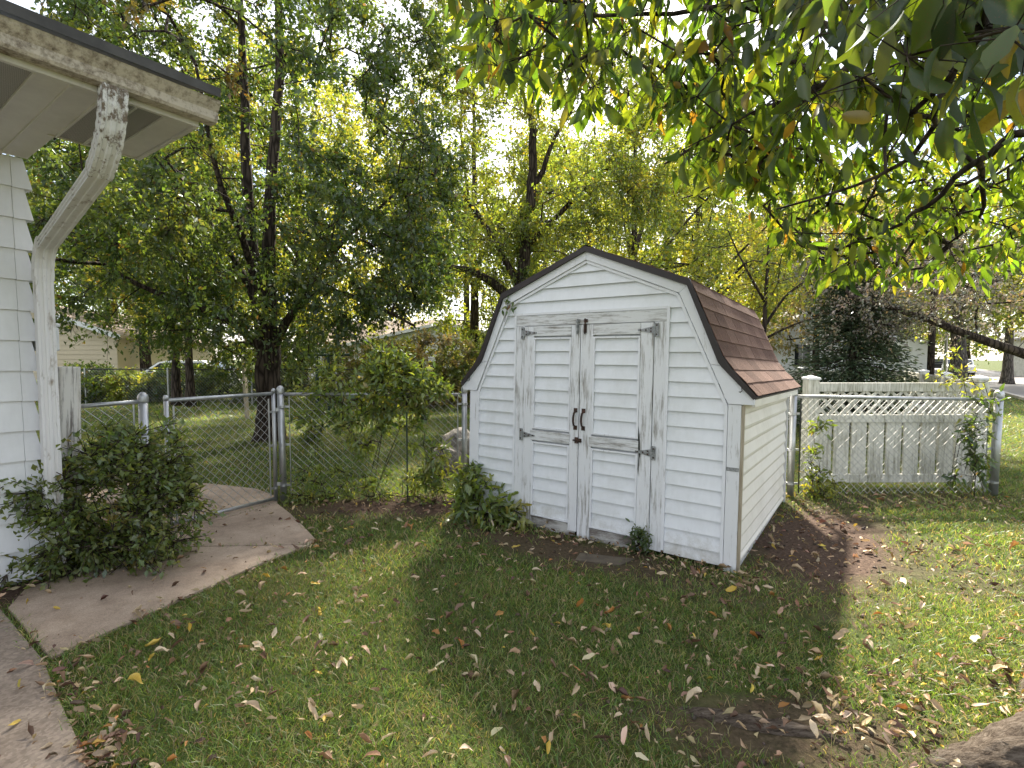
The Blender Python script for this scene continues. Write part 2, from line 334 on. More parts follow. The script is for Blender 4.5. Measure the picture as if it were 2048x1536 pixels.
# shaped leaf: midrib plus two halves, 11 vertices, 12 triangles
LT = np.array([0, .16, .42, .72, 1.0]); LW = [.16, .235, .15]
def leaf_template(wid=1.0, fold=.07, droop=.18, curl=0.0):
    mid = np.stack([0*LT, LT, -droop*LT**2], 1); rt = np.array([[w*wid, t, -droop*t*t+fold*(w/.2)+curl*w] for w, t in zip(LW, LT[1:4])]); lf = rt*np.array([-1, 1, 1]); lf[:, 2] -= 2*curl*np.array(LW)*.4
    return np.concatenate([mid, rt, lf]), np.array([[0, 5, 1], [1, 5, 6], [1, 6, 2], [2, 6, 7], [2, 7, 3], [3, 7, 4], [0, 1, 8], [1, 9, 8], [1, 2, 9], [2, 10, 9], [2, 3, 10], [3, 4, 10]])
def rich_leaf(seed, wid=.30, fold=.1, roll=1.2, bend=.3, crinkle=.02):
    r = np.random.default_rng(seed); tt = np.array([0, .10, .28, .5, .72, .90, 1.0]); hw = np.array([.008, .45, .88, 1.0, .78, .30, .004])*wid; V = []
    lean = r.normal(0, .05); tw_ = r.normal(0, .5)
    for t, h in zip(tt, hw):
        h = h*(1+r.normal(0, .10)); a0 = bend*t; y = math.sin(a0)/bend if abs(bend) > .02 else t; zc = -(1-math.cos(a0))/bend if abs(bend) > .02 else 0
        for sct in (-1, -.5, 0, .5, 1):
            th = roll*sct*h/wid; x = h*sct*(math.sin(th)/th if abs(th) > 1e-4 else 1); z = h*abs(sct)*(1-math.cos(th))/(abs(th)+1e-4)+fold*abs(sct)*h/wid*.3
            k = tw_*t*.5; x, z = x*math.cos(k)-z*math.sin(k), x*math.sin(k)+z*math.cos(k)
            e = r.normal(0, crinkle, 3)*(1 if abs(sct) > .6 else .5)*min(1, h/wid*2); V.append((x+lean*math.sin(3*t)+e[0], y+e[1]*.6, zc+z+e[2]))
    Fq = [(i*5+j, i*5+j+1, (i+1)*5+j+1, (i+1)*5+j) for i in range(6) for j in range(4)]
    return np.array(V), np.array(Fq)
def shaped_leaves(P, Dr, Nm, L, variants, rng):
    Dr = unit(Dr); Sd = unit(np.cross(Dr, Nm)); Nn = np.cross(Sd, Dr); n = len(P); vi = rng.integers(0, len(variants), n)
    tv = np.stack([v[0] for v in variants])[vi]; tt = variants[0][1]
    V = P[:, None]+(tv[:, :, 0:1]*Sd[:, None]+tv[:, :, 1:2]*Dr[:, None]+tv[:, :, 2:3]*Nn[:, None])*L[:, None, None]
    T = (np.arange(n)[:, None, None]*len(tv[0])+tt[None]).reshape(-1, 3)
    return V.reshape(-1, 3), T, len(tt)

def ground_z(x, y): return 0.0
DS = np.array([.577, .817, 0]); DS = DS/np.linalg.norm(DS); DN = np.array([DS[1], -DS[0], 0])

# ------------------------------------------------------------------ the setting
g = MB().slab([(-260, -60), (300, -60), (300, 420), (-260, 420)], -.5, 0.0).build('lawn', 'lawn_soil'); tag(g, 'green lawn strewn with leaves around the shed', 'lawn', kind='structure')

PATH = [
    ('concrete_agg', [(-3.13, 3.06), (-2.39, 2.535), (-2.05, 2.24), (-1.55, 1.82), (-.9, 1.1), (-.6, -1.5), (-5.2, -1.5), (-5.2, .75), (-3.62, 3.02)]),
    ('concrete', [(-3.10, 3.075), (-2.365, 2.55), (-2.28, 2.78), (-2.17, 3.05), (-2.03, 3.4), (-1.90, 3.72), (-1.75, 4.0), (-1.66, 4.14), (-2.72, 4.085), (-3.0, 3.75), (-3.25, 3.35)]),
    ('concrete', [(-2.72, 4.10), (-1.655, 4.155), (-1.67, 4.28), (-1.9, 4.6), (-2.2, 5.0), (-2.47, 5.33), (-3.02, 4.42)]),
    ('concrete', [(-3.03, 4.435), (-2.48, 5.345), (-2.62, 5.62), (-3.0, 5.95), (-3.7, 6.2), (-4.9, 6.35), (-5.1, 5.5), (-3.9, 5.3), (-3.3, 4.75)]),
]
path = empty('path', (0, 0, 0), None, 'brown-grey concrete walk bending to the chain-link gate', 'path', kind='structure')
for m, pts in PATH: MB().slab(pts, -.06, .018).build('concrete_slab', m, path, bevel=.006)
def inside(poly, x, y):
    r = np.zeros(len(x), bool); n = len(poly)
    for i in range(n):
        (x1, y1), (x2, y2) = poly[i], poly[(i+1) % n]
        c = ((y1 > y) != (y2 > y)) & (x < (x2-x1)*(y-y1)/(y2-y1+1e-12)+x1); r ^= c
    return r

# street: parallel to the shed's side, 4.4 to 11.2 m off to the right
def SP(t, off): p = DS*t+DN*off; return (p[0], p[1])
tag(MB().slab([SP(6, 4.75), SP(6, 11.2), SP(380, 11.2), SP(380, 4.75)], -.1, .008).build('street', 'asphalt'), 'grey asphalt street running past the white fences', 'road', kind='structure')
for off, lab in ((4.6, 'concrete kerb on the lawn side of the street'), (11.3, 'concrete kerb on the far side of the street')):
    k = MB().slab([SP(6, off-.08), SP(6, off+.08), SP(380, off+.08), SP(380, off-.08)], -.1, .1).build('kerb', 'kerb_concrete'); tag(k, lab, 'kerb', kind='structure')

# ------------------------------------------------------------------ shed
SHED_W, SHED_D = 2.506, 2.2
dl = ray(-428, 705); dl /= np.linalg.norm(dl); dsh = ray(1747, 742); dsh -= dl*(dl@dsh); dsh /= np.linalg.norm(dsh); ush = np.cross(-dl, dsh)
so = G(1473, 1145) + dl*SHED_W
SM = Matrix(((-dl[0], dsh[0], ush[0], so[0]), (-dl[1], dsh[1], ush[1], so[1]), (-dl[2], dsh[2], ush[2], so[2]), (0, 0, 0, 1)))
shed = empty('garden_shed', label='white gambrel-roofed garden shed with double doors and brown shingles', cat='shed'); shed.matrix_world = SM
XC = 1.253
def mir(pts): return [(2*XC-x, z) for x, z in pts][::-1]
def in_r(z):                       # inner edge of the fascia (right), as a function of height
    if z < 1.216: return 2.415
    if z < 2.038: return 2.415+(2.044-2.415)*(z-1.216)/(2.038-1.216)
    return 2.044+(XC-2.044)*(z-2.038)/(2.367-2.038)
PITCHZ = .1131
def board(x0f, x1f, z0, z1, parent, mat, name='siding_board', y=0.0, ztop=9):
    zs = [z0]+[c for c in (1.216, 2.038) if z0+.004 < c < z1-.004]+[min(z1, ztop)]
    j0, j1 = random.uniform(-.0022, .0022), random.uniform(-.0022, .0022)
    L = [(x0f(z), z) for z in zs]; Rr = [(x1f(z), z) for z in zs]
    if L[0][0] >= Rr[0][0]-.01: return
    off = lambda z: y-(.019-.022*(z-z0)/(z1-z0))
    vs = [(x, off(z), z+j0*(1 if z < zs[-1] else 0)) for x, z in L]+[(x, off(z), z+j1*(1 if z < zs[-1] else 0)) for x, z in Rr]; n = len(zs); f = []
    for i in range(n-1): f.append((i, n+i, n+i+1, i+1))
    b = len(vs); vs += [(L[0][0], y, z0), (Rr[0][0], y, z0), (L[0][0], off(z0)+.003, z0+.0001), (Rr[0][0], off(z0)+.003, z0+.0001)]
    f += [(0, b, b+1, n)]
    MB().add(vs, f).build(name, mat, parent)
    return
MB().poly([(.02, .03), (SHED_W-.02, .03), (SHED_W-.02, 1.22), (2.36, 1.5), (2.1, 2.07), (XC, 2.42), (2*XC-2.1, 2.07), (2*XC-2.36, 1.5), (.02, 1.22)], .012, SHED_D-.01).build('wall_core', 'vinyl_white', shed)
FL, FR = .548, 1.953
for k in range(0, 21):
    z0 = .009+PITCHZ*k; z1 = z0+PITCHZ
    if k == 0: z0 = .03
    if z0 < 1.924-.02:
        zt = min(z1, 1.924)
        board(lambda z: 2*XC-in_r(z), lambda z: FL-.022, z0, z1, shed, 'vinyl_white'); board(lambda z: FR+.022, in_r, z0, z1, shed, 'vinyl_white')
        if z1 > 1.93: board(lambda z: FL-.022, lambda z: FR+.022, 1.944, z1, shed, 'vinyl_white')
    else:
        board(lambda z: 2*XC-in_r(z), in_r, z0, z1, shed, 'vinyl_white', ztop=2.364)
# thin channel trim round the siding
prof_in = [(2.415, .04), (2.415, 1.216), (2.044, 2.038), (XC, 2.367)]
def ribbon(pts, w, y0, y1):        # ribbon inside a polyline (towards the shed's middle)
    m = MB()
    for (a, b) in zip(pts[:-1], pts[1:]):
        d = Vector((b[0]-a[0], 0, b[1]-a[1])); m.bar((a[0], (y0+y1)/2, a[1]), (b[0], (y0+y1)/2, b[1]), abs(y1-y0), w, up=(-d.z, 0, d.x))
    return m
for pr in (prof_in, [(2*XC-x, z) for x, z in prof_in]): ribbon([(x-.012*(1 if x > XC else -1 if x < XC else 0), z-.012) for x, z in pr], .022, -.024, .0).build('channel_trim', 'paint_good', shed)
for x in (FL-.011, FR+.011): MB().box(x-.011, x+.011, -.026, 0, .05, 1.944).build('channel_trim', 'paint_good', shed)
MB().box(FL, FR, -.027, 0, 1.926, 1.948).build('channel_trim', 'paint_good', shed)
# corner boards
MB().box(2.417, 2.506, -.024, -.0005, -.03, 1.216).build('corner_board', 'paint_peel', shed, bevel=.003)
MB().box(0.0, .091, -.024, -.0005, -.03, 1.216).build('corner_board', 'paint_good', shed, bevel=.003)
MB().box(2.5065, 2.528, -.02, .006, -.02, 1.21).build('corner_board', 'edge_wood', shed, label='bare brown wood edge of the corner', bevel=.003)
MB().box(2.419, 2.504, -.0275, -.0245, .735, .762).build('bracket_mark', 'hinge_zinc', shed, label='grey weathered metal strap on the corner board')
# fascia boards
low = [(2.591, 1.262), (2.591, 1.2185), (2.419, 1.2185), (2.289, 1.5), (2.362, 1.492)]
mid_ = [(2.360, 1.495), (2.287, 1.503), (2.044, 2.040), (2.108, 2.092)]
top_ = [(2.108, 2.0935), (2.042, 2.0405), (XC+.001, 2.369), (XC+.001, 2.440)]
for i, p in enumerate((low, mid_, top_)):
    MB().poly(p[::-1], -.034, -.001).build('fascia_board', 'paint_good' if i < 2 else 'paint_good', shed, bevel=.002)
    MB().poly(mir(p)[::-1], -.034, -.001).build('fascia_board', 'paint_good', shed, bevel=.002)
# roof: outline of the shingled surface
prR = [(XC, 2.478), (1.40, 2.422), (1.545, 2.365), (1.69, 2.308), (1.835, 2.25), (1.98, 2.192), (2.121, 2.132), (2.169, 2.035), (2.222, 1.917), (2.274, 1.796), (2.323, 1.681), (2.374, 1.565), (2.448, 1.462), (2.535, 1.372), (2.612, 1.283)]
Y0, Y1 = -.045, 2.52
def inset(pts, d):
    o = []
    for i, p in enumerate(pts):
        a = pts[max(i-1, 0)]; b = pts[min(i+1, len(pts)-1)]; t = Vector((b[0]-a[0], b[1]-a[1])).normalized(); o.append((p[0]-(-t.y)*d*1, p[1]-t.x*d))
    return o
inn = [(p[0]-.006, p[1]-.012) for p in prR]
deck = [(XC, 2.462)]+[(x-.010, z-.014) for x, z in prR[1:]]
under = [(x-.022, z-.03) for x, z in deck[1:]]
ring = deck+under[::-1]+[(XC, 2.43)]
MB().poly(ring[::-1], Y0+.03, Y1-.02).build('roof_deck', 'black_trim', shed)
MB().poly([(2*XC-x, z) for x, z in ring], Y0+.03, Y1-.02).build('roof_deck', 'black_trim', shed)
for sgn in (1, -1):
    m = MB(); ol = [(XC+sgn*(x-XC), z) for x, z in prR]; ilr = [(XC, 2.438), (2.108, 2.092), (2.362, 1.492), (2.591, 1.254)]
    # black drip trim on the rake: between the shingle outline and the fascia
    key = [(XC, 2.481), (2.123, 2.136), (2.376, 1.560), (2.450, 1.460), (2.612, 1.279)]
    kin = [(XC, 2.436), (2.106, 2.089), (2.345, 1.516), (2.37, 1.484), (2.588, 1.258)]
    for i in range(4):
        q = [key[i], key[i+1], kin[i+1], kin[i]]; q = [(XC+sgn*(x-XC), z) for x, z in q]
        if sgn < 0: q = q[::-1]
        m.poly(q[::-1], -.058, -.0345)
    m.build('rake_trim', 'black_trim', shed)
# eave fascia and soffit along both sides
for sgn in (1, -1):
    X = lambda x: XC+sgn*(x-XC)
    a, b = sorted((X(2.572), X(2.592))); MB().box(a, b, -.0005, SHED_D+.25, 1.205, 1.262).build('eave_fascia', 'vinyl_warm_lit' if sgn > 0 else 'paint_good', shed)
    a, b = sorted((X(2.508), X(2.571))); MB().box(a, b, .0, SHED_D+.25, 1.222, 1.235).build('eave_soffit', 'vinyl_warm_lit', shed)
# shingles, each tab its own piece
def tab_mesh(i, w, h):
    random.seed(100+i); c = .004+random.random()*.004
    return MB().add([(0.002, 0, 0), (w-.002, 0, 0), (w-.002, -h, .006), (.002, -h-random.uniform(-.004, .004), .006), (.002, -h, .0), (w-.002, -h, .0)], [(0, 3, 2, 1), (3, 4, 5, 2), (0, 4, 3), (1, 2, 5)]).mesh('shingle')
tabs = {}
for sgn in (1, -1):
    for ci in range(len(prR)-1):
        (xa, za), (xb, zb) = prR[ci], prR[ci+1]; a = Vector((XC+sgn*(xa-XC), 0, za)); b = Vector((XC+sgn*(xb-XC), 0, zb)); d = (b-a); h = d.length; d.normalize()
        y = Y0 - (.15 if ci % 2 else 0); first = True
        while y < Y1-.02:
            w = .305; ya, yb = max(y, Y0), min(y+w, Y1); y += w
            if yb-ya < .03: continue
            key_ = (round(yb-ya, 2), round(h, 2), random.randint(0, 2))
            if key_ not in tabs: tabs[key_] = tab_mesh(len(tabs), yb-ya, h)
            me = tabs[key_]; o = link('shingle', me, 'shingle', shed)
            xax = Vector((0, 1, 0)) if sgn > 0 else Vector((0, -1, 0)); yax = -d; zax = xax.cross(yax)
            org = a + Vector((0, ya if sgn > 0 else yb, 0)) + zax*(.0015 + .002*random.random())
            o.matrix_local = Matrix(((xax.x, yax.x, zax.x, org.x), (xax.y, yax.y, zax.y, org.y), (xax.z, yax.z, zax.z, org.z), (0, 0, 0, 1)))
for k in range(9): MB().add([(XC-.07, Y0+k*.285, 2.463), (XC, Y0+k*.285, 2.492), (XC+.07, Y0+k*.285, 2.463), (XC-.07, Y0+k*.285+.3, 2.457), (XC, Y0+k*.285+.3, 2.486), (XC+.07, Y0+k*.285+.3, 2.457)], [(0, 1, 4, 3), (1, 2, 5, 4)]).build('ridge_shingle', 'shingle', shed)
# right side wall boards (and left, back)
def side_board(x, sgn, z0, z1, y0, y1, mat):     # dutch-lap profile: rounded butt, then a face leaning back
    pr = [(x-sgn*.006, z0), (x+sgn*.006, z0), (x+sgn*.016, z0+.016), (x+sgn*.021, z0+.036), (x+sgn*.003, z1-.001)]; jz = [random.uniform(-.0015, .0015) for _ in range(2)]
    vs = [(a, y0, b+jz[0]) for a, b in pr]+[(a, y1, b+jz[1]) for a, b in pr]
    MB().add(vs, [(i, i+1, i+6, i+5) for i in range(4)]+[(0, 4, 3, 2, 1), (5, 6, 7, 8, 9)]).build('siding_board', mat, shed)
for k in range(0, 11):
    z0 = .009+PITCHZ*k+(.05 if k == 0 else 0); z1 = .009+PITCHZ*(k+1)
    side_board(SHED_W, 1, z0, min(z1, 1.222), .010, SHED_D-random.uniform(.0, .012), 'vinyl_warm_lit'); side_board(0, -1, z0, min(z1, 1.222), .0, SHED_D, 'vinyl_white')
MB().box(2.49, 2.503, .03, SHED_D, -.05, .075).build('skirt_board', 'paint_peel_h', shed)
MB().box(2.47, 2.505, SHED_D+.012, SHED_D+.03, -.02, 1.2).build('corner_board', 'edge_wood', shed)
MB().box(2.505, 2.535, SHED_D+.03, SHED_D+.05, .02, 1.215).build('corner_board', 'paint_good', shed)
# door frame
MB().box(FL, FR, -.022, -.002, 1.83, 1.925).build('door_header', 'paint_peel_h', shed, bevel=.003)
MB().box(FL, .640, -.022, -.002, .05, 1.829).build('door_jamb', 'paint_peel', shed, bevel=.003)
MB().box(1.859, FR, -.022, -.002, .03, 1.829).build('door_jamb', 'paint_peel', shed, bevel=.003)
for a, b in ((.70, 1.19), (1.225, 1.80)): MB().box(a, b, -.012, -.002, -.03, .094).build('threshold_board', 'kick_board', shed, bevel=.003)
def hinge(door, xp, z, sgn):
    m = MB(); m.box(xp-.014 if sgn > 0 else xp-.016, xp+.014, -.036, -.031, z-.055, z+.055)
    e = xp+sgn*.016
    m.poly([(e, z-.03), (e+sgn*.11, z-.008), (e+sgn*.135, z-.008), (e+sgn*.135, z+.008), (e+sgn*.11, z+.008), (e, z+.03)][::sgn][::-1], -.037, -.031)
    m.tube([(e-sgn*.002, -.036, z-.05), (e-sgn*.002, -.036, z+.05)], .007, 8)
    h = m.build('hinge', 'hinge_zinc', door)
    m = MB()
    for dx, dz in ((-.028*sgn, .035), (-.028*sgn, -.035), (.03*sgn, .012), (.03*sgn, -.012), (.07*sgn, 0), (.115*sgn, 0)): m.tube([(e+dx*.6 if dx*sgn < 0 else e+dx, -.041, z+dz), (e+dx*.6 if dx*sgn < 0 else e+dx, -.036, z+dz)], .0065, 8)
    m.build('bolts', 'rusty_iron', door)['kind'] = 'stuff'
def make_door(xl, xr, pl, pr_, zlow):
    d = bpy.data.objects.new('door', None); COL.objects.link(d); d.parent = shed
    y0, y1 = -.030, -.004
    MB().box(xl+.003, pl, y0, y1, zlow, 1.824).build('stile', 'paint_peel', d, bevel=.003)
    MB().box(pr_, xr-.003, y0, y1, zlow+.01, 1.824).build('stile', 'paint_peel', d, bevel=.003)
    MB().box(pl+.001, pr_-.001, y0, y1, 1.735, 1.824).build('top_rail', 'paint_peel_h', d, bevel=.003)
    MB().box(pl-.02, pr_+.004, y0-.003, y1, .795, .885).build('middle_rail', 'paint_peel_h', d, bevel=.003)
    for za, zb in ((.90, 1.722), (.105, .782)):
        for a in ((pl+.001, pl+.017, za, zb), (pr_-.017, pr_-.001, za, zb), (pl+.0175, pr_-.0175, zb-.015, zb-.0005), (pl+.0175, pr_-.0175, za+.0005, za+.013)): MB().box(a[0], a[1], y0-.002, y1, a[2], a[3]).build('panel_trim', 'paint_good', d)
        MB().box(pl, pr_, .004, .0065, za, zb).build('panel_back', 'vinyl_white', d)
        z = za+.013
        while z < zb-.02:
            zt = min(z+.1145, zb-.015); board(lambda q: pl+.0175, lambda q: pr_-.0175, z, zt, d, 'vinyl_white', y=-.006, ztop=zb-.015); z += .1145
    return d
doorL = make_door(.642, 1.216, .742, 1.128, .03); doorR = make_door(1.217, 1.857, 1.335, 1.749, -.005)
hinge(doorL, .622, 1.765, 1); hinge(doorL, .622, .835, 1); hinge(doorR, 1.880, 1.765, -1); hinge(doorR, 1.880, .80, -1)
for d, x in ((doorL, 1.186), (doorR, 1.262)):
    m = MB(); m.box(x-.017, x+.017, -.036, -.0305, 1.075, 1.112).box(x-.017, x+.017, -.036, -.0305, .925, .962)
    m.tube([(x, -.034, 1.085), (x, -.062, 1.07), (x, -.075, 1.03), (x, -.075, 1.0), (x, -.062, .965), (x, -.034, .95)], [.008, .009, .010, .010, .009, .008], 8)
    m.build('pull_handle', 'rusty_iron', d, smooth=False)
m = MB().box(1.188, 1.216, -.044, -.0305, .81, .862); m.tube([(1.17, -.042, .836), (1.245, -.042, .836)], .007, 8).box(1.224, 1.248, -.042, -.0305, .82, .853); m.build('latch', 'rusty_iron', doorL, label='rusty sliding latch')
for d, x in ((doorL, 1.190), (doorR, 1.263)):
    m = MB().box(x-.013, x+.013, -.040, -.0305, 1.755, 1.83); m.tube([(x, -.043, 1.745), (x, -.043, 1.875)], .006, 8).box(x-.016, x+.016, -.036, -.0225, 1.845, 1.87); m.build('barrel_bolt', 'rusty_iron' if x > 1.2 else 'hinge_zinc', d)
MB().poly([(1.760, .60), (1.764, .74), (1.772, .78), (1.763, .93), (1.752, 1.0), (1.750, .88), (1.757, .76), (1.752, .66)], -.0312, -.0305).build('rotten_gap', 'dark_iron', doorR, label='black rotten split beside the hinge')
for x, z in ((2.505, 1.345), (.005, 1.345)):
    m = MB().lathe((0, 0, 0), [(.0, 0)], 3) if False else MB()
    m.tube([(x, -.034, z+.022), (x, -.045, z+.022)], .009, 8).tube([(x, -.042, z+.02), (x+.002, -.044, z), (x+.006, -.05, z-.028), (x-.002, -.062, z-.038), (x-.012, -.058, z-.034)], .0032, 6); m.build('hook', 'dark_iron', shed)

# ------------------------------------------------------------------ the house on the left
HC = np.array([-3.338, 3.554, 0.0]); hm = Matrix(((DS[0], DN[0], 0, HC[0]), (DS[1], DN[1], 0, HC[1]), (0, 0, 1, 0), (0, 0, 0, 1)))
# local axes: x along the wall (away from the camera), y out of the wall towards the yard, z up (a mirrored pair is avoided by building in world space)
def HW(d, n, z): return tuple(HC+DS*d+DN*n+np.array([0, 0, z]))
house = empty('white_house', tuple(HC), label='white lap-sided house with stained gutter and deep eave', cat='house')
hoff = np.array(HC)
def hb(d0, d1, n0, n1, z0, z1):
    m = MB(); c = [(d0, n0), (d0, n1), (d1, n1), (d1, n0)]; pts = [HW(d, n, 0) for d, n in c]
    return m.slab([(p[0]-hoff[0], p[1]-hoff[1]) for p in pts], z0, z1)
def hv(lst): return [tuple(np.array(HW(*q))-hoff) for q in lst]
hb(-7, -.004, -7, -.004, -.1, 2.9).build('wall_core', 'house_white', house)
EXPO = .2063; k = 0; z = .02
while z < 2.9:
    z1 = min(z+EXPO, 2.905); random.seed(k)
    MB().add(hv([(-7, .028, z), (-.058, .028, z), (-.058, .003, z1), (-7, .003, z1), (-7, -.004, z), (-.058, -.004, z)]), [(0, 1, 2, 3), (0, 4, 5, 1), (1, 5, 2), (0, 3, 4)]).build('siding_board', 'house_white', house)
    # the other face of the corner and its corner cap
    MB().add(hv([(.040, -.06, z), (.040, -7, z), (.004, -7, z1), (.004, -.06, z1), (-.004, -.06, z), (-.004, -7, z)]), [(0, 3, 2, 1), (0, 1, 5, 4), (0, 4, 3), (1, 2, 5)]).build('siding_board', 'house_white', house)
    MB().add(hv([(-.0565, .031, z-.004), (.045, .031, z-.004), (.045, -.0585, z-.004), (-.0565, .006, z1), (.006, .006, z1), (.006, -.0585, z1), (-.0565, -.004, z-.004), (-.004, -.0585, z-.004)]), [(0, 1, 4, 3), (1, 2, 5, 4), (0, 6, 7, 2, 1), (0, 3, 6), (2, 7, 5)]).build('corner_cap', 'house_white', house)
    z += EXPO; k += 1
ZS = 2.911
# soffit panels, ribs square to the gutter; the part past the corner is a narrower box
d = .455; i = 0; kinds = ['soffit_white', 'soffit_vent', 'soffit_vent', 'soffit_white', 'soffit_white', 'soffit_vent', 'soffit_vent', 'soffit_white']
while d > -7:
    w = .137 if i else .145; d0 = d-w; n0 = .64 if d0 > -.01 else .0
    if d0 < -.01 < d: n0 = .0 if d < .06 else .64
    hb(d0+.004, d-.004, n0, 1.475, ZS, ZS+.012).build('soffit_panel', kinds[i % 8], house)
    hb(d0-.008, d0+.0035, n0, 1.475, ZS-.012, ZS+.010).build('soffit_rib', 'soffit_white', house)
    d = d0; i += 1
hb(.456, .475, .63, 1.475, ZS-.012, ZS+.16).build('eave_end_board', 'soffit_white', house)
hb(-.004, .455, .626, .639, ZS-.008, ZS+.16).build('eave_inner_board', 'soffit_white', house)
hb(-7, .476, 1.476, 1.50, ZS-.008, ZS+.15).build('eave_board', 'soffit_white', house)
# K-style gutter with a lip
m = MB(); prof = [(1.502, ZS+.02), (1.575, ZS+.02), (1.585, ZS+.035), (1.590, ZS+.075), (1.622, ZS+.115), (1.628, ZS+.133), (1.612, ZS+.133), (1.606, ZS+.117), (1.502, ZS+.045)]
n_ = len(prof); vs = hv([(-7, a, b) for a, b in prof]+[(.545, a, b) for a, b in prof]); m.add(vs, [(i, (i+1) % n_, (i+1) % n_+n_, i+n_) for i in range(n_)]+[tuple(range(n_)), tuple(range(2*n_-1, n_-1, -1))]); m.build('gutter', 'gutter_grime', house)
# roof: shingled slab with a dark edge
rs = .42
rp = lambda n, dz=0: ZS+.225+(1.56-n)*rs+dz
for a, b, nm, mt in ((-7, .53, 'roof', 'roof_dark'),):
    vs = hv([(a, 1.66, rp(1.66)-.045), (b, 1.66, rp(1.66)-.045), (b, -5, rp(-5)-.035), (a, -5, rp(-5)-.035), (a, 1.66, rp(1.66)+.005), (b, 1.66, rp(1.66)+.005), (b, -5, rp(-5)), (a, -5, rp(-5))])
    MB().add(vs, [(0, 1, 2, 3), (7, 6, 5, 4), (0, 4, 5, 1), (1, 5, 6, 2), (2, 6, 7, 3), (3, 7, 4, 0)]).build(nm, mt, house)
# downspout
def loft(path_, w, h, name, mat, parent, flute=True):
    m = MB(); rows = []
    for (dd, nn, zz, tx) in path_:   # section in the plane square to the run: along d (width) and the given other axis
        pass
    return m
def dpts(lst): return [Vector(hv([q])[0]) for q in lst]
def rect_tube(pts, w, h, name, mat, rib=0):
    P = dpts(pts); m = MB(); U = Vector((DS[0], DS[1], 0)); k = len(P); sd1 = [(-.5, -.5), (-.34, -.5), (-.30, -.41), (-.12, -.41), (-.08, -.5), (.08, -.5), (.12, -.41), (.30, -.41), (.34, -.5)]
    shape = sd1+[(-b, a) for a, b in sd1]+[(-a, -b) for a, b in sd1]+[(b, -a) for a, b in sd1]; n = len(shape)
    for i, p in enumerate(P):
        t = (P[min(i+1, k-1)]-P[max(i-1, 0)]).normalized(); q = t.cross(U).normalized(); s = 1.0+(rib if i % 2 else 0)
        m.v += [tuple(p+U*(a*w*s)+q*(b*h*s)) for a, b in shape]
    for i in range(k-1):
        for j in range(n): m.f.append((i*n+j, i*n+(j+1) % n, (i+1)*n+(j+1) % n, (i+1)*n+j))
    return m.build(name, mat, house)
def arc(a, b, c, n):
    return [tuple(np.array(a)*(1-t)**2+2*np.array(b)*t*(1-t)+np.array(c)*t*t) for t in np.linspace(0, 1, n)]
e0, e1, e2 = (.045, 1.555, ZS+.02), (.045, 1.545, ZS-.22), (.045, 1.30, ZS-.36)
rect_tube(arc(e0, e1, e2, 17), .105, .075, 'downspout_elbow', 'spout_grime', .05)
rect_tube([(.045, 1.315, ZS-.352), (.062, .22, 2.31)], .095, .068, 'downspout_pipe', 'spout_paint')
rect_tube(arc((.062, .24, 2.325), (.062, .105, 2.26), (.062, .105, 2.08), 9), .102, .074, 'downspout_elbow', 'spout_paint', .04)
rect_tube([(.062, .105, 2.1), (.062, .105, .1)], .095, .068, 'downspout_pipe', 'spout_paint')
hb(.0, .13, .06, .066, 1.86, 1.885).build('pipe_strap', 'spout_paint', house)
ub = empty('meter_box', HW(.07, -.09, 1.6), label='small white utility box behind the downspout', cat='utility box')
m = MB(); pts = [HW(a, b, 0) for a, b in ((.045, -.02), (.165, -.02), (.165, -.22), (.045, -.22))]; ob = np.array(HW(.07, -.09, 0))
m.slab([(p[0]-ob[0], p[1]-ob[1]) for p in pts], .0, .17).build('housing', 'far_white', ub, bevel=.01)
m = MB(); pts = [HW(a, b, 0) for a, b in ((.047, -.018), (.172, -.018), (.172, -.225), (.047, -.225))]
m.slab([(p[0]-ob[0], p[1]-ob[1]) for p in pts], .171, .20).build('lid', 'far_white', ub, bevel=.01)

# white wooden post beside the house corner
wp = empty('wooden_post', (-3.425, 3.87, 0), label='weathered white wooden post between house corner and chain-link fence', cat='post')
m = MB(); m.slab([(-.07, -.065), (.02, -.085), (.085, -.02), (.07, .07), (-.02, .085), (-.085, .01)], -.1, 1.485); o = m.build('post_shaft', 'wood_post_paint', wp, bevel=.008)
o.rotation_euler = (R(-.6), R(1.2), R(14))

# ------------------------------------------------------------------ chain-link fences
def mesh_fabric(a, b, z0, z1, parent, name='wire_mesh', pitch=.085, r=.0034):
    a, b = np.array(a, float), np.array(b, float); L = np.linalg.norm(b-a); u = (b-a)/L; Hh = z1-z0; nrm = np.array([-u[1], u[0]]); V = []; Fc = []
    ci = [(1, 0), (-.5, .866), (-.5, -.866)]
    for s, off in ((1, .0025), (-1, -.0025)):
        c = -Hh if s > 0 else 0
        c = math.floor(c/pitch)*pitch
        while c < L+Hh:
            # line x = c + s*t , z = z0 + t ; clip to 0..L
            t0, t1 = 0.0, Hh
            if s > 0: t0 = max(t0, -c); t1 = min(t1, L-c)
            else: t0 = max(t0, c-L); t1 = min(t1, c)
            if t1-t0 > .01:
                for t in (t0, t1):
                    x = c+s*t; p = a+u*x+nrm*off
                    for e, f in ci:
                        V.append((p[0]+u[0]*e*r+nrm[0]*f*r, p[1]+u[1]*e*r+nrm[1]*f*r, z0+t+e*r*.3))
                k = len(V)-6
                for j in range(3): Fc.append((k+j, k+(j+1) % 3, k+3+(j+1) % 3, k+3+j))
            c += pitch
    V = np.array(V); o = np.array(parent.location); me = bpy.data.meshes.new(name); me.from_pydata([tuple(v-o) for v in V], [], Fc); me.update()
    return link(name, me, 'wire', parent)
def rel(parent, p): return tuple(np.array(p)-np.array(parent.location))
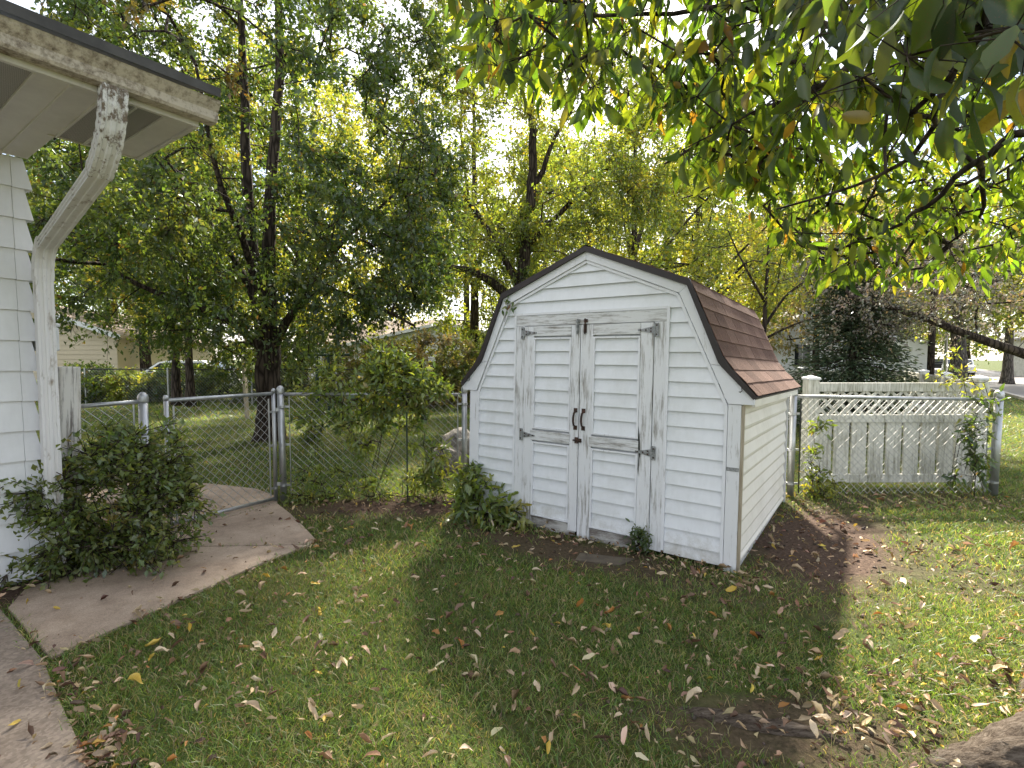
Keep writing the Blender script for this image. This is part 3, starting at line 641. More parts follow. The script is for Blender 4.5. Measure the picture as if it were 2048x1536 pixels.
def line_post(x, y, h, r, parent, lean=(0, 0)):
    o = parent.location; a = Vector((x-o[0], y-o[1], -.1)); b = Vector((x-o[0]+lean[0], y-o[1]+lean[1], h))
    MB().tube([a, b], r, 14).build('post', 'galvanised', parent, smooth=True)
    MB().lathe(b, [(r*1.1, -.05), (r*1.14, -.045), (r*1.14, -.005), (r*1.02, .012), (r*.62, .030), (r*.2, .037)], 14).build('post_cap', 'galvanised', parent, smooth=True)
def bands(x, y, zs, r, parent, towards, mat='galvanised'):
    o = parent.location; t = Vector((towards[0], towards[1], 0)).normalized()
    for z in zs:
        m = MB(); m.lathe((x-o[0], y-o[1], z), [(r*1.12, -.012), (r*1.16, -.012), (r*1.16, .012), (r*1.12, .012)], 14)
        p = Vector((x-o[0], y-o[1], z)); m.bar(p+t*r, p+t*(r+.045), .012, .022); m.build('tension_band', mat, parent)
PH, PS, PRA, PRB, PL_ = (-2.466, 5.466), (-.542, 5.80), (3.11, 5.66), (5.44, 5.72), (-3.13, 4.33)
fm = empty('chain_link_fence', (-1.5, 5.63, 0), label='galvanised chain-link fence overgrown with vines between gate and shed', cat='fence')
line_post(*PH, 1.22, .034, fm, (-.012, -.0)); line_post(*PS, 1.205, .032, fm)
MB().tube([rel(fm, (*PH, 1.165)), rel(fm, (*PS, 1.135))], .018, 10).build('top_rail', 'galvanised', fm, smooth=True)
ux = (np.array(PS)-np.array(PH)); ux /= np.linalg.norm(ux)
mesh_fabric(np.array(PH)+ux*.09, np.array(PS)-ux*.07, .05, 1.16, fm, pitch=.082)
for p, s in ((PH, 1), (PS, -1)):
    q = np.array(p)+ux*s*.075; MB().tube([rel(fm, (*q, .06)), rel(fm, (*q, 1.14))], .006, 6).build('tension_bar', 'galvanised', fm); bands(p[0], p[1], (.18, .62, 1.03), .033, fm, ux*s)
ft = empty('metal_stake', (*(G(815, 1003)[:2]+np.array([0, .0])), 0), label='thin dark green metal stake standing in the vines', cat='stake')
MB().bar((0, 0, -.1), (0, 0, 1.02), .030, .008).bar((0, .015, -.1), (0, .015, 1.02), .007, .03, up=(0, 1, 0)).build('stake_bar', 'green_paint', ft)
# short bit between wooden post and latch post
fl = empty('chain_link_fence', (-3.3, 4.1, 0), label='short chain-link fence panel behind the bush beside the wooden post', cat='fence')
line_post(*PL_, 1.225, .036, fl); QW = (-3.40, 3.98)
MB().tube([rel(fl, (*QW, 1.17)), rel(fl, (PL_[0], PL_[1], 1.185))], .018, 10).build('top_rail', 'galvanised', fl, smooth=True); mesh_fabric(QW, (PL_[0]-.05, PL_[1]-.06), .05, 1.17, fl, pitch=.088); MB().tube([rel(fl, (PL_[0]-.045, PL_[1]-.05, .06)), rel(fl, (PL_[0]-.045, PL_[1]-.05, 1.16))], .007, 6).build('tension_bar', 'galvanised', fl)
# gate
GA = np.array([-3.06, 4.515]); GB = np.array([-2.535, 5.43]); gu = (GB-GA)/np.linalg.norm(GB-GA)
gt = empty('chain_link_gate', (GB[0], GB[1], 0), label='closed chain-link gate across the concrete walk', cat='gate')
for nm, p, q in (('top_rail', (*GA, 1.175), (*GB, 1.175)), ('bottom_rail', (*GA, .065), (*GB, .045))): MB().tube([rel(gt, p), rel(gt, q)], .0185, 10).build(nm, 'galvanised', gt, smooth=True)
for p, e in ((GA, .035), (GB, .05)):
    MB().tube([rel(gt, (*p, .02)), rel(gt, (*p, 1.19+e*.4))], .0205, 10).build('gate_stile', 'galvanised', gt, smooth=True); MB().lathe(rel(gt, (*p, 1.19+e*.4)), [(.022, -.03), (.023, .0), (.014, .016), (.003, .02)], 10).build('stile_cap', 'galvanised', gt, smooth=True)
mesh_fabric(GA+gu*.06, GB-gu*.06, .065, 1.16, gt, pitch=.088)
for p, s in ((GA, 1), (GB, -1)):
    q = p+gu*s*.06; MB().tube([rel(gt, (*q, .08)), rel(gt, (*q, 1.12))], .008, 6).build('tension_bar', 'galvanised', gt)
    bands(p[0], p[1], (.16, .62, .98), .021, gt, gu*s)
for z in (.2, 1.0): MB().bar(rel(gt, (*GB, z)), rel(gt, (*PH, z)), .03, .035).build('gate_hinge', 'galvanised', gt)
MB().bar(rel(gt, (*GA, .93)), rel(gt, (*(GA-gu*.1), .93)), .02, .04).build('gate_latch', 'galvanised', gt)
# right-hand run
fr = empty('chain_link_fence', (4.2, 5.69, 0), label='chain-link fence in front of the white vinyl panel', cat='fence')
line_post(*PRA, 1.19, .036, fr, (.012, 0)); line_post(PRB[0], PRB[1], 1.155, .042, fr, (.015, 0))
MB().tube([rel(fr, (*PRA, 1.125)), rel(fr, (PRB[0], PRB[1], 1.085))], .019, 10).build('top_rail', 'galvanised', fr, smooth=True)
mesh_fabric((PRA[0]+.1, PRA[1]), (PRB[0]-.1, PRB[1]), .03, 1.115, fr, pitch=.078)
for p, s in ((PRA, 1), (PRB, -1)):
    q = (p[0]+s*.095, p[1]); MB().tube([rel(fr, (*q, .04)), rel(fr, (*q, 1.1))], .007, 6).build('tension_bar', 'galvanised' if s < 0 else 'dark_iron', fr); bands(p[0], p[1], (.15, .53, .93), .038, fr, (s, 0))
# fence along the back of the yard
fb = empty('chain_link_fence', (-11, 17.3, 0), label='low dark chain-link fence along the back hedge', cat='fence')
BP = [(-17.5, 17.6), (-14.6, 17.5), (-11.7, 17.4), (-8.8, 17.3), (-5.9, 17.2), (-3.0, 17.1)]
for p in BP: MB().tube([rel(fb, (*p, -.1)), rel(fb, (*p, 1.22))], .03, 8).build('post', 'galvanised', fb)
MB().tube([rel(fb, (*p, 1.17)) for p in BP], .02, 8).build('top_rail', 'dark_iron', fb); mesh_fabric(BP[0], BP[-1], .05, 1.16, fb, pitch=.11, r=.003)

# ------------------------------------------------------------------ white vinyl fence
def vinyl_post(x, y, h, parent, rot=0):
    o = parent.location; m = MB().box(-.065, .065, -.065, .065, -.1, h); ob = m.build('post', 'vinyl_fence', parent, bevel=.006); ob.location = (x-o[0], y-o[1], 0); ob.rotation_euler = (0, 0, rot)
    m = MB(); m.box(-.074, .074, -.074, .074, 0, .022); b = len(m.v); m.add([(-.074, -.074, .022), (.074, -.074, .022), (.074, .074, .022), (-.074, .074, .022), (0, 0, .052)], [(0, 1, 4), (1, 2, 4), (2, 3, 4), (3, 0, 4)])
    c = m.build('post_cap', 'far_white', parent); c.location = (x-o[0], y-o[1], h); c.rotation_euler = (0, 0, rot)
def vinyl_panel(a, b, parent, full=True, ztop=1.257):
    a, b = np.array(a, float), np.array(b, float); L = np.linalg.norm(b-a); u = (b-a)/L; rot = math.atan2(u[1], u[0]); o = np.array(parent.location)
    def put(m, name, mat='vinyl_fence', **k):
        ob = m.build(name, mat, parent, **k); ob.location = (a[0]-o[0], a[1]-o[1], 0); ob.rotation_euler = (0, 0, rot); return ob
    x0, x1 = .066, L-.066; T = ztop
    put(MB().box(x0, x1, -.025, .025, T-.105, T), 'rail', bevel=.005); put(MB().box(x0, x1, -.025, .025, T-.472, T-.381), 'rail', bevel=.005); put(MB().box(x0, x1, -.025, .025, .065, .165), 'rail', bevel=.005)
    za, zb = T-.38, T-.106; h = zb-za
    pitch = .150; ns = int((x1-x0+h)/pitch)
    for s, yo in ((1, -.004), (-1, .004)):
        for i in range(-2, ns+2):
            c = x0+i*pitch
            p0 = (c, za) if s > 0 else (c+h, za); p1 = (c+h, zb) if s > 0 else (c, zb)
            # clip to the opening
            t0, t1 = 0., 1.
            dx = p1[0]-p0[0]
            for lim, sg in ((x0+.012, 1), (x1-.012, -1)):
                f0 = (p0[0]-lim)*sg; f1 = (p1[0]-lim)*sg
                if f0 < 0 and f1 < 0: t0 = 2
                elif f0 < 0: t0 = max(t0, f0/(f0-f1))
                elif f1 < 0: t1 = min(t1, f0/(f0-f1))
            if t1-t0 < .12: continue
            A = Vector((p0[0]+dx*t0, yo, za+h*t0)); B = Vector((p0[0]+dx*t1, yo, za+h*t1)); put(MB().bar(A, B, .006, .036, up=(0, 0, 1)) if False else MB().bar(A, B, .006, .036), 'lattice_slat')
    if full:
        n = int(round((x1-x0)/.2)); st = (x1-x0)/n
        for i in range(n):
            xa = x0+i*st+.0; put(MB().box(xa+.014, xa+st-.018, -.011, .011, .1655, T-.4725), 'picket', bevel=.003)
vf = empty('vinyl_fence', (4.5, 6.08, 0), label='grimy white vinyl fence panel with lattice top behind the chain-link', cat='fence')
VA, VB = (3.545, 6.06), (5.56, 6.08)
vinyl_post(*VA, 1.295, vf); vinyl_post(*VB, 1.295, vf); vinyl_panel(VA, VB, vf)
FC = [(5.56+3.12*i/3, 6.08+5.12*i/3) for i in range(0, 4)]
vs_ = empty('vinyl_fence', (7, 8.5, 0), label='white vinyl lattice-top fence running back along the street', cat='fence')
for i in range(1, 4): vinyl_post(*FC[i], 1.295, vs_, math.atan2(5.12, 3.12))
for i in range(3): vinyl_panel(FC[i], FC[i+1], vs_)
LB = [np.array(FC[3])+np.array([-.93, .36])*i*2.1 for i in range(0, 4)]
vb_ = empty('vinyl_fence', (6, 12.5, 0), label='white vinyl lattice-top fence behind the spruce', cat='fence')
for i in range(1, 4): vinyl_post(LB[i][0], LB[i][1], 1.295, vb_, -.37)
for i in range(3): vinyl_panel(LB[i], LB[i+1], vb_)

# ------------------------------------------------------------------ boulders
def boulder(name, c, r, seed, label):
    import bmesh
    bm = bmesh.new(); bmesh.ops.create_icosphere(bm, subdivisions=4, radius=1)
    for v in bm.verts:
        n = mnoise.fractal(v.co*1.3+Vector((seed, 0, 0)), 1.0, 2.0, 4); v.co *= 1+.16*n; v.co = Vector((v.co.x*r[0], v.co.y*r[1], v.co.z*r[2]))
    me = bpy.data.meshes.new(name); bm.to_mesh(me); bm.free(); me.polygons.foreach_set('use_smooth', [True]*len(me.polygons))
    o = link(name, me, 'boulder'); o.location = c; return tag(o, label, 'boulder')
boulder('boulder', (-.72, 7.0, .28), (.26, .30, .31), 3.1, 'rounded grey boulder with pink top behind the fence post')
boulder('boulder', (-.86, 6.72, .14), (.26, .22, .26), 8.7, 'smaller grey boulder in front of the rounded one')
st = MB().slab([tuple(G(1160, 1108)[:2]), tuple(G(1270, 1120)[:2]), tuple(G(1240, 1133)[:2]), tuple(G(1150, 1122)[:2])], -.05, .012).build('stepping_stone', 'stone_slab', bevel=.004); tag(st, 'flat mossy stepping stone in front of the shed doors', 'stone')

# ------------------------------------------------------------------ trees and plants
def tubes_np(segs, n=5):
    """segs: (m, 2, 3) points, (m, 2) radii -> triangles-quads"""
    P, Rd = segs; d = unit(P[:, 1]-P[:, 0]); ref = np.where(np.abs(d[:, 2:3]) > .9, np.array([[1., 0, 0]]), np.array([[0, 0, 1.]])); a = unit(np.cross(d, ref)); b = np.cross(d, a)
    th = np.arange(n)*2*math.pi/n; c = np.cos(th)[None, :, None]; s = np.sin(th)[None, :, None]
    rg = a[:, None]*c+b[:, None]*s; V = np.concatenate([P[:, 0][:, None]+rg*Rd[:, 0][:, None, None], P[:, 1][:, None]+rg*Rd[:, 1][:, None, None]], 1)
    j = np.arange(n); q = np.stack([j, (j+1) % n, (j+1) % n+n, j+n], 1); T = (np.arange(len(P))[:, None, None]*2*n+q[None]).reshape(-1, 4)
    return V.reshape(-1, 3), T
def dens(pts, rad, step=.25):
    P = np.array(pts, float); out = [P[0]]; ro = [rad[0]]
    for i in range(len(P)-1):
        k = max(2, int(np.linalg.norm(P[i+1]-P[i])/step)+1)
        for t in np.linspace(0, 1, k+1)[1:]: out.append(P[i]*(1-t)+P[i+1]*t); ro.append(rad[i]*(1-t)+rad[i+1]*t)
    return np.array(out), np.array(ro)
def smooth_path(pts, n=4):
    P = [np.array(p, float) for p in pts]; P = [2*P[0]-P[1]]+P+[2*P[-1]-P[-2]]; o = []
    for i in range(1, len(P)-2):
        for t in np.linspace(0, 1, n, endpoint=False):
            a, b, c, d = P[i-1], P[i], P[i+1], P[i+2]; o.append(.5*((2*b)+(c-a)*t+(2*a-5*b+4*c-d)*t*t+(-a+3*b-3*c+d)*t**3))
    return o+[P[-2]]
def skeleton(stems, A, rng, seg=.4, lift=.10, rtip=.005, rexp=.45):
    """stems [(pts, r0, r1)], attractors A -> limb segments growing from the stems to every attractor"""
    nodes, nr, par, sid = [], [], [], []
    for pts, r0, r1 in stems:
        P, rr = dens(pts, np.linspace(r0, r1, len(pts)), .25)
        for i, (p, r) in enumerate(zip(P, rr)): nodes.append(p); nr.append(r); par.append(-1); sid.append(True)
    ns = len(nodes); cap = ns+len(A)*60; N = np.zeros((cap, 3)); N[:ns] = nodes; PR = list(par); cnt = ns
    d0 = np.array([np.min(np.linalg.norm(N[:ns]-a, axis=1)) for a in A]); order = np.argsort(d0)
    tips = []
    for ai in order:
        a = A[ai]; v = a-N[:cnt]; dist = np.linalg.norm(v, axis=1); cost = dist*(1+.55*np.clip(-v[:, 2]/np.maximum(dist, 1e-6), 0, 1)); j = int(np.argmin(cost)); p = N[j]; L = dist[j]
        k = max(1, int(L/seg+.6)); prev = j; side = rng.normal(0, .05*L, 3)
        for t in np.linspace(0, 1, k+1)[1:]:
            q = p*(1-t)+a*t+(np.array([0, 0, lift*L])+side)*math.sin(math.pi*t)+rng.normal(0, .02*seg, 3)*(t < 1)
            N[cnt] = q; PR.append(prev); prev = cnt; cnt += 1
            if cnt >= cap-2: break
        tips.append(prev)
    w = np.zeros(cnt)
    for t in tips: w[t] += 1
    for i in range(cnt-1, ns-1, -1):
        if PR[i] >= 0: w[PR[i]] += w[i]
    idx = np.arange(ns, cnt); pr = np.array([PR[i] for i in idx]); r = rtip*np.maximum(w[:cnt], 1)**rexp; stem_r = np.array(nr)
    rp_ = np.where(pr < ns, np.minimum(stem_r[np.minimum(pr, ns-1)]*.8, r[idx]*1.15), r[pr]); rp_ = np.maximum(rp_, r[idx])
    return (np.stack([N[pr], N[idx]], 1), np.stack([rp_, r[idx]], 1)), N[tips]
def sample_env(env, n, rng, shell=.5, gap=.0, gs=.6, seed=0.):
    out = []; wts = np.array([e[1][0]*e[1][1]*e[1][2] for e in env])**.8; wts /= wts.sum()
    while len(out) < n:
        e = env[rng.choice(len(env), p=wts)]; v = rng.normal(0, 1, 3); v /= np.linalg.norm(v); rr = rng.random()**(1/3.); rr = rr*(1-shell)+shell*(rr**.4)
        p = np.array(e[0])+v*rr*np.array(e[1])
        if gap > 0 and mnoise.noise(Vector(p)*gs+Vector((seed, seed*.7, 0)))+.5 < gap: continue
        out.append(p)
    return np.array(out)
def foliage(tips, rng, m, k, tw, L, pal, out_from=None, droop=.25, wr=.55, spread=.04, up=.15):
    """twigs at each tip and leaves along the twigs; returns leaf arrays and twig segments"""
    n = len(tips); d = rng.normal(0, 1, (n, m, 3))
    if out_from is not None: d += 1.0*unit(tips-out_from)[:, None]
    d[..., 2] += up; d = unit(d); ln = tw*rng.uniform(.5, 1.2, (n, m, 1)); end = tips[:, None]+d*ln; end[..., 2] -= droop*ln[..., 0]*.8
    segs = (np.stack([np.broadcast_to(tips[:, None], end.shape), end], 2).reshape(-1, 2, 3), np.tile(np.array([[.004, .0018]]), (n*m, 1)))
    t = rng.uniform(.12, 1.08, (n, m, k, 1)); P = tips[:, None, None]*(1-t)+end[:, :, None]*t+rng.normal(0, spread, (n, m, k, 3))
    Dv = d[:, :, None]*.5+rng.normal(0, .8, (n, m, k, 3)); Dv[..., 2] -= droop*1.6; Nv = rng.normal(0, .7, (n, m, k, 3)); Nv[..., 2] += .8
    P, Dv, Nv = P.reshape(-1, 3), Dv.reshape(-1, 3), Nv.reshape(-1, 3); Ls = L*rng.uniform(.45, 1.4, len(P))
    hue = palette(n, pal, rng, .12); c = np.repeat(hue, m*k, 0)*.45+palette(len(P), pal, rng)*.55
    return P, Dv, Nv, Ls, c, segs
def tree(name, base, stems, env, n_attr, mk, tw, L, pal, label, cat='tree', group=None, seed=1, gap=.0, gs=.6, shell=.5, droop=.25, bark='bark', lift=.1, wr=.55, rtip=.005, seg=.45, leafmat='leaves', limbs=(), sides=6, rexp=.45, spread=.04):
    """a trunk of smooth stems, limbs grown to points of the crown, twigs and leaf cards"""
    rng = np.random.default_rng(seed); base = np.array(base, float)
    root = empty(name, tuple(base), None, label, cat, group)
    m = MB()
    for i, (pts, r0, r1) in enumerate(stems):
        sp = smooth_path(pts, 5); k = len(sp); rr = np.linspace(r0, r1, k)
        if i == 0: rr = rr*(1+.55*np.exp(-np.arange(k)*.9))
        pts2 = [p+rng.normal(0, .012, 3)*(r0/.2) for p in sp]; m.tube(pts2, rr, 12 if r0 > .08 else 8)
    m.build('trunk', bark, root, smooth=True)
    A = sample_env(env, n_attr, rng, shell, gap, gs, seed*3.3)
    allst = [(smooth_path(p, 4), a, b) for p, a, b in stems]
    segs, tips = skeleton(allst, A, rng, seg, lift, rtip, rexp)
    c0 = np.mean([e[0] for e in env], 0)
    P, Dv, Nv, Ls, col, tws = foliage(tips, rng, mk[0], mk[1], tw, L, pal, c0, droop, spread=spread)
    big = (np.concatenate([segs[0], tws[0]]), np.concatenate([segs[1], tws[1]])) if L < .12 else segs
    V, T = tubes_np(big, 4); link('branches', np_mesh('branches', V, T, smooth=True), bark, root)['kind'] = 'stuff'
    V, T = leaf_cards(P, Dv, Nv, Ls, wr); cr_ = link('crown', np_mesh('crown', V, T, np.repeat(col, 2, 0)), leafmat, root)
    return root
DARKGREEN = [(5, (.045, .078, .026)), (4, (.065, .105, .03)), (2.5, (.11, .145, .038)), (.4, (.2, .19, .04)), (.15, (.20, .10, .03))]
OLIVE = [(4, (.085, .125, .032)), (4, (.13, .17, .036)), (3, (.19, .215, .04)), (.8, (.28, .25, .045)), (.12, (.28, .15, .04))]
YELLOW = [(3, (.13, .165, .034)), (4, (.19, .215, .04)), (3, (.27, .265, .045)), (.5, (.36, .28, .045))]
MAUVE = [(3, (.13, .11, .08)), (3, (.19, .16, .125)), (2, (.29, .25, .215)), (4, (.13, .155, .06)), (.6, (.32, .22, .06))]
BUSHG = [(3, (.075, .115, .034)), (3, (.12, .165, .048)), (2.5, (.19, .215, .075)), (.15, (.22, .14, .05))]
VINEG = [(3, (.085, .135, .036)), (3, (.145, .2, .05)), (3, (.21, .25, .07)), (.4, (.3, .25, .06))]

def rels(base, lst): return [tuple(np.array(p)-np.array(base)) for p in lst]
# the big dark tree in the yard
B1 = (-4.58, 9.62, 0)
t1 = tree('broadleaf_tree', B1,
     [([(0, 0, -.1), (.02, 0, .7), (0, .02, 1.5), (-.02, 0, 2.1)], .25, .20),
      ([(-.04, 0, 1.8), (-.22, .1, 2.8), (-.35, .1, 4.4), (-.42, .2, 6.4), (-.5, .3, 8.6), (-.6, .3, 10.8)], .15, .03),
      ([(.04, 0, 1.9), (.1, -.1, 3.0), (.22, -.2, 4.6), (.42, -.2, 6.6), (.5, -.3, 8.6), (.7, -.2, 10.6)], .15, .03),
      ([(-.1, .02, 1.7), (-.5, -.3, 2.2), (-1.1, -.6, 2.5), (-2.0, -.8, 2.9), (-2.9, -1.0, 3.6)], .09, .02),
      ([(.08, .0, 1.65), (.35, -.2, 2.0), (.7, -.35, 2.45), (1.3, -.5, 2.75), (2.2, -.6, 2.45), (2.9, -.7, 2.1)], .085, .02),
      ([(.06, .02, 1.8), (.5, .1, 2.5), (1.0, .0, 3.2), (1.7, -.1, 3.9), (2.5, -.1, 4.6)], .09, .02),
      ([(-.05, .05, 2.0), (-.6, .5, 3.0), (-1.3, .8, 4.0), (-2.2, 1.1, 5.2)], .09, .02),
      ([(.0, -.1, 2.4), (.1, -.9, 3.4), (.1, -1.7, 4.4), (.2, -2.3, 5.6)], .08, .02)],
     [((0, 0, 6.2), (3.7, 3.3, 4.9)), ((-2.4, -.4, 3.6), (2.0, 2.0, 1.7)), ((1.7, -.3, 3.7), (1.9, 1.8, 1.6)), ((-1.2, 0, 9.0), (2.6, 2.6, 2.6))],
     1150, (6, 21), .48, .082, DARKGREEN, 'large dark-leaved tree with forking trunk standing in the back lawn', seed=11, gap=.30, gs=.75, droop=.35)
# yellow-green tall tree behind the shed
B2 = (.15, 13.2, 0)
tree('locust_tree', B2,
     [([(0, 0, -.1), (.05, 0, 2.0), (.1, 0, 3.6), (.28, 0, 5.2), (.38, 0, 6.6), (.3, 0, 8.5), (.3, .1, 11)], .22, .05),
      ([(.1, 0, 2.7), (-.5, -.1, 3.35), (-1.2, -.1, 3.75), (-1.9, -.2, 3.9), (-2.7, -.2, 4.5)], .14, .035),
      ([(.33, 0, 5.9), (.6, 0, 6.2), (.85, -.1, 6.9), (1.4, -.1, 7.8)], .09, .03),
      ([(.1, 0, 3.2), (-.5, .1, 4.4), (-1.4, .2, 5.8), (-2.4, .2, 7.4)], .1, .03),
      ([(.2, 0, 4.4), (1.0, .2, 5.2), (2.0, .3, 6.2), (2.8, .3, 7.2)], .09, .03)],
     [((.2, 0, 7.2), (3.6, 2.8, 3.6)), ((-1.6, 0, 5.0), (2.0, 1.8, 1.8)), ((1.9, .2, 5.2), (2.0, 1.8, 1.8)), ((.5, 0, 10.6), (3.2, 2.6, 2.0))],
     640, (6, 20), .55, .08, OLIVE, 'tall yellow-green tree with dark crooked trunk rising behind the shed', seed=23, gap=.40, gs=.55, droop=.3)
# young sparse tree to the right of the shed roof
B3 = (6.05, 12.4, 0)
tree('young_tree', B3, [([(0, 0, -.1), (.02, 0, 1.6), (.05, 0, 3.0), (.1, 0, 4.6), (.05, 0, 6)], .075, .02), ([(.03, 0, 2.3), (.5, 0, 3.0), (1.1, 0, 3.5), (1.7, 0, 4.2)], .04, .012), ([(.03, 0, 2.9), (-.5, 0, 3.8), (-.9, 0, 4.6)], .04, .012), ([(.02, 0, 2.0), (.7, -.1, 2.35), (1.5, -.2, 2.6)], .035, .012)],
     [((0.1, 0, 4.6), (1.7, 1.5, 2.0))], 90, (5, 12), .5, .075, OLIVE, 'thin young tree with upswept branches behind the shed roof', seed=31, gap=.35, gs=.9)
# purplish crabapple whose limb hangs in from the right
B4 = (11.6, 9.2, 0)
tree('crabapple_tree', B4, [([(0, 0, -.1), (-.1, 0, .9), (-.3, 0, 1.4)], .2, .16), ([(-.25, 0, 1.3), (-1.6, .1, 1.45), (-3.0, .1, 1.85), (-4.3, .2, 2.35), (-5.4, .3, 2.7)], .12, .03), ([(-.2, 0, 1.4), (-1.2, .4, 2.6), (-2.4, .6, 3.4), (-3.8, .8, 3.6)], .11, .03), ([(-.2, 0, 1.4), (.2, .2, 2.8), (.4, .3, 4.2)], .11, .03)],
     [((-3.0, .4, 3.1), (3.0, 2.0, 1.0)), ((-4.6, .4, 2.9), (1.6, 1.6, .8)), ((.2, .3, 3.8), (2.0, 2.0, 1.2))], 330, (6, 14), .45, .06, MAUVE, 'purple-brown leaved crabapple with a long low limb by the street', seed=41, gap=.3, gs=.8, droop=.3, leafmat='leaves_mauve')
# more trees, each its own thing
def simple(name, b, h, r, crown, n, mk, tw, L, pal, label, seed, gap=.36, gs=.4, bark='bark', group=None, droop=.25, lean=(0, 0)):
    hx, hy = lean; zc = crown[0]; rz = crown[2]
    st = [([(0, 0, -.1), (hx*.15, hy*.15, h*.2), (hx*.3, hy*.3, h*.4), (hx*.7, hy*.7, h*.7), (hx, hy, h*.93)], r, r*.18)]
    rr = random.Random(seed)
    for i in range(4):
        a = rr.uniform(0, 6.28); q = rr.uniform(.25, .5); st.append(([(hx*q*.6, hy*q*.6, h*q), (hx*q+math.cos(a)*crown[1]*.3, hy*q+math.sin(a)*crown[1]*.3, h*(q+.13)), (hx*q+math.cos(a)*crown[1]*.75, hy*q+math.sin(a)*crown[1]*.75, h*(q+.3))], r*.45, r*.1))
    return tree(name, b, st, [((hx*.6, hy*.6, zc), (crown[1], crown[1], rz))], n, mk, tw, L, pal, label, group=group, seed=seed, gap=gap, gs=gs, bark=bark, droop=droop, seg=.7, rtip=.008 if L > .1 else .006, spread=.06)
simple('background_tree', (4.6, 19.5, 0), 12, .22, (6.8, 4.2, 5.0), 480, (6, 15), .8, .13, OLIVE, 'olive-leaved tree standing beyond the shed beside the tall trunk', 51, gap=.34)
simple('background_tree', (8.6, 24, 0), 12, .25, (6.8, 4.4, 4.6), 380, (6, 15), .9, .16, YELLOW, 'yellowing round tree behind the white neighbouring house', 52, gap=.34)
simple('background_tree', (-1.6, 22, 0), 14, .25, (8.0, 4.2, 6.0), 420, (6, 15), .9, .15, OLIVE, 'olive tree beyond the hedge beside the utility pole', 53, gap=.43)
simple('background_tree', (-8.6, 21, 0), 14, .22, (8.2, 4.4, 5.6), 420, (6, 15), .9, .15, YELLOW, 'yellow-green tree behind the large dark tree', 54, gap=.42)
simple('background_tree', (-20.6, 26.5, 0), 15, .38, (8.6, 4.8, 5.6), 460, (6, 15), .9, .14, DARKGREEN, 'thick-trunked tree behind the tan house roof', 55, gap=.36)
simple('background_tree', (-16.6, 23.2, 0), 13, .24, (7.6, 4.2, 4.9), 380, (6, 15), .9, .14, OLIVE, 'slimmer tree growing against the tan house roof', 56, gap=.36)
simple('background_tree', (-10.9, 16.6, 0), 9, .14, (4.9, 2.9, 3.0), 260, (6, 15), .7, .10, DARKGREEN, 'slender tree at the back fence near the parked car', 57, gap=.36)
simple('background_tree', (-10.2, 16.2, 0), 9.5, .13, (5.6, 2.6, 3.0), 220, (6, 15), .7, .10, YELLOW, 'slender yellowing tree twinned with a green one at the back fence', 58, gap=.38)
simple('street_tree', (24.5, 28.2, 0), 12, .42, (8.0, 5.2, 4.6), 320, (6, 10), 1.1, .2, OLIVE, 'stout street tree near the pale green house', 61, gap=.40, bark='bark_grey')
simple('street_tree', (29.5, 30.5, 0), 12, .26, (7.6, 4.6, 4.4), 240, (6, 10), 1.1, .2, YELLOW, 'slimmer street tree beside the pale green house wall', 62, gap=.40, bark='bark_grey')
simple('street_tree', (27, 42, 0), 14, .4, (8.6, 6, 5.4), 260, (6, 10), 1.2, .26, OLIVE, 'street tree behind the parked orange truck', 63, gap=.38, bark='bark_grey')
simple('street_tree', (21, 32.5, 0), 13, .22, (8.4, 5, 5), 260, (6, 10), 1.2, .24, YELLOW, 'street tree at the kerb beside the dark pole', 64, gap=.40)
simple('street_tree', (16, 27, 0), 11, .2, (6.2, 4.2, 4.2), 260, (6, 10), 1.0, .2, MAUVE, 'brownish tree beyond the white fence corner', 65, gap=.38)
simple('far_tree', (52, 72, 0), 16, .4, (9, 9, 6.5), 240, (6, 10), 1.8, .42, OLIVE, 'tree at the far end of the street on its house side', 66, gap=.3, gs=.2)
simple('far_tree', (38, 68, 0), 17, .4, (9, 9, 7.5), 240, (6, 10), 1.8, .42, YELLOW, 'yellow tree closing the far end of the street', 67, gap=.3, gs=.2)
simple('far_tree', (22, 52, 0), 16, .4, (8.5, 7, 6.8), 240, (6, 10), 1.6, .34, OLIVE, 'tall tree behind the white house', 68, gap=.32, gs=.25)
simple('far_tree', (2, 44, 0), 19, .4, (11, 7.5, 8.5), 300, (6, 10), 1.6, .3, OLIVE, 'tall tree beyond the tan roof', 69, gap=.36, gs=.25)
simple('far_tree', (-12, 42, 0), 18, .4, (10, 7.5, 8), 280, (6, 10), 1.6, .3, YELLOW, 'yellow tree beyond the grey roof', 70, gap=.36, gs=.25)
simple('far_tree', (-28, 40, 0), 18, .4, (9.6, 8, 8.4), 300, (6, 10), 1.6, .3, OLIVE, 'tall tree behind the tan house', 71, gap=.33, gs=.25)
simple('far_tree', (12, 40, 0), 16, .4, (9, 6.5, 7), 260, (6, 10), 1.5, .28, YELLOW, 'pale yellow tree between the shed and the white house', 72, gap=.3, gs=.25)
simple('far_tree', (46, 52, 0), 15, .4, (8.6, 7.5, 6.4), 220, (6, 10), 1.6, .36, OLIVE, 'green tree across the street behind the parked cars', 73, gap=.33, gs=.25)
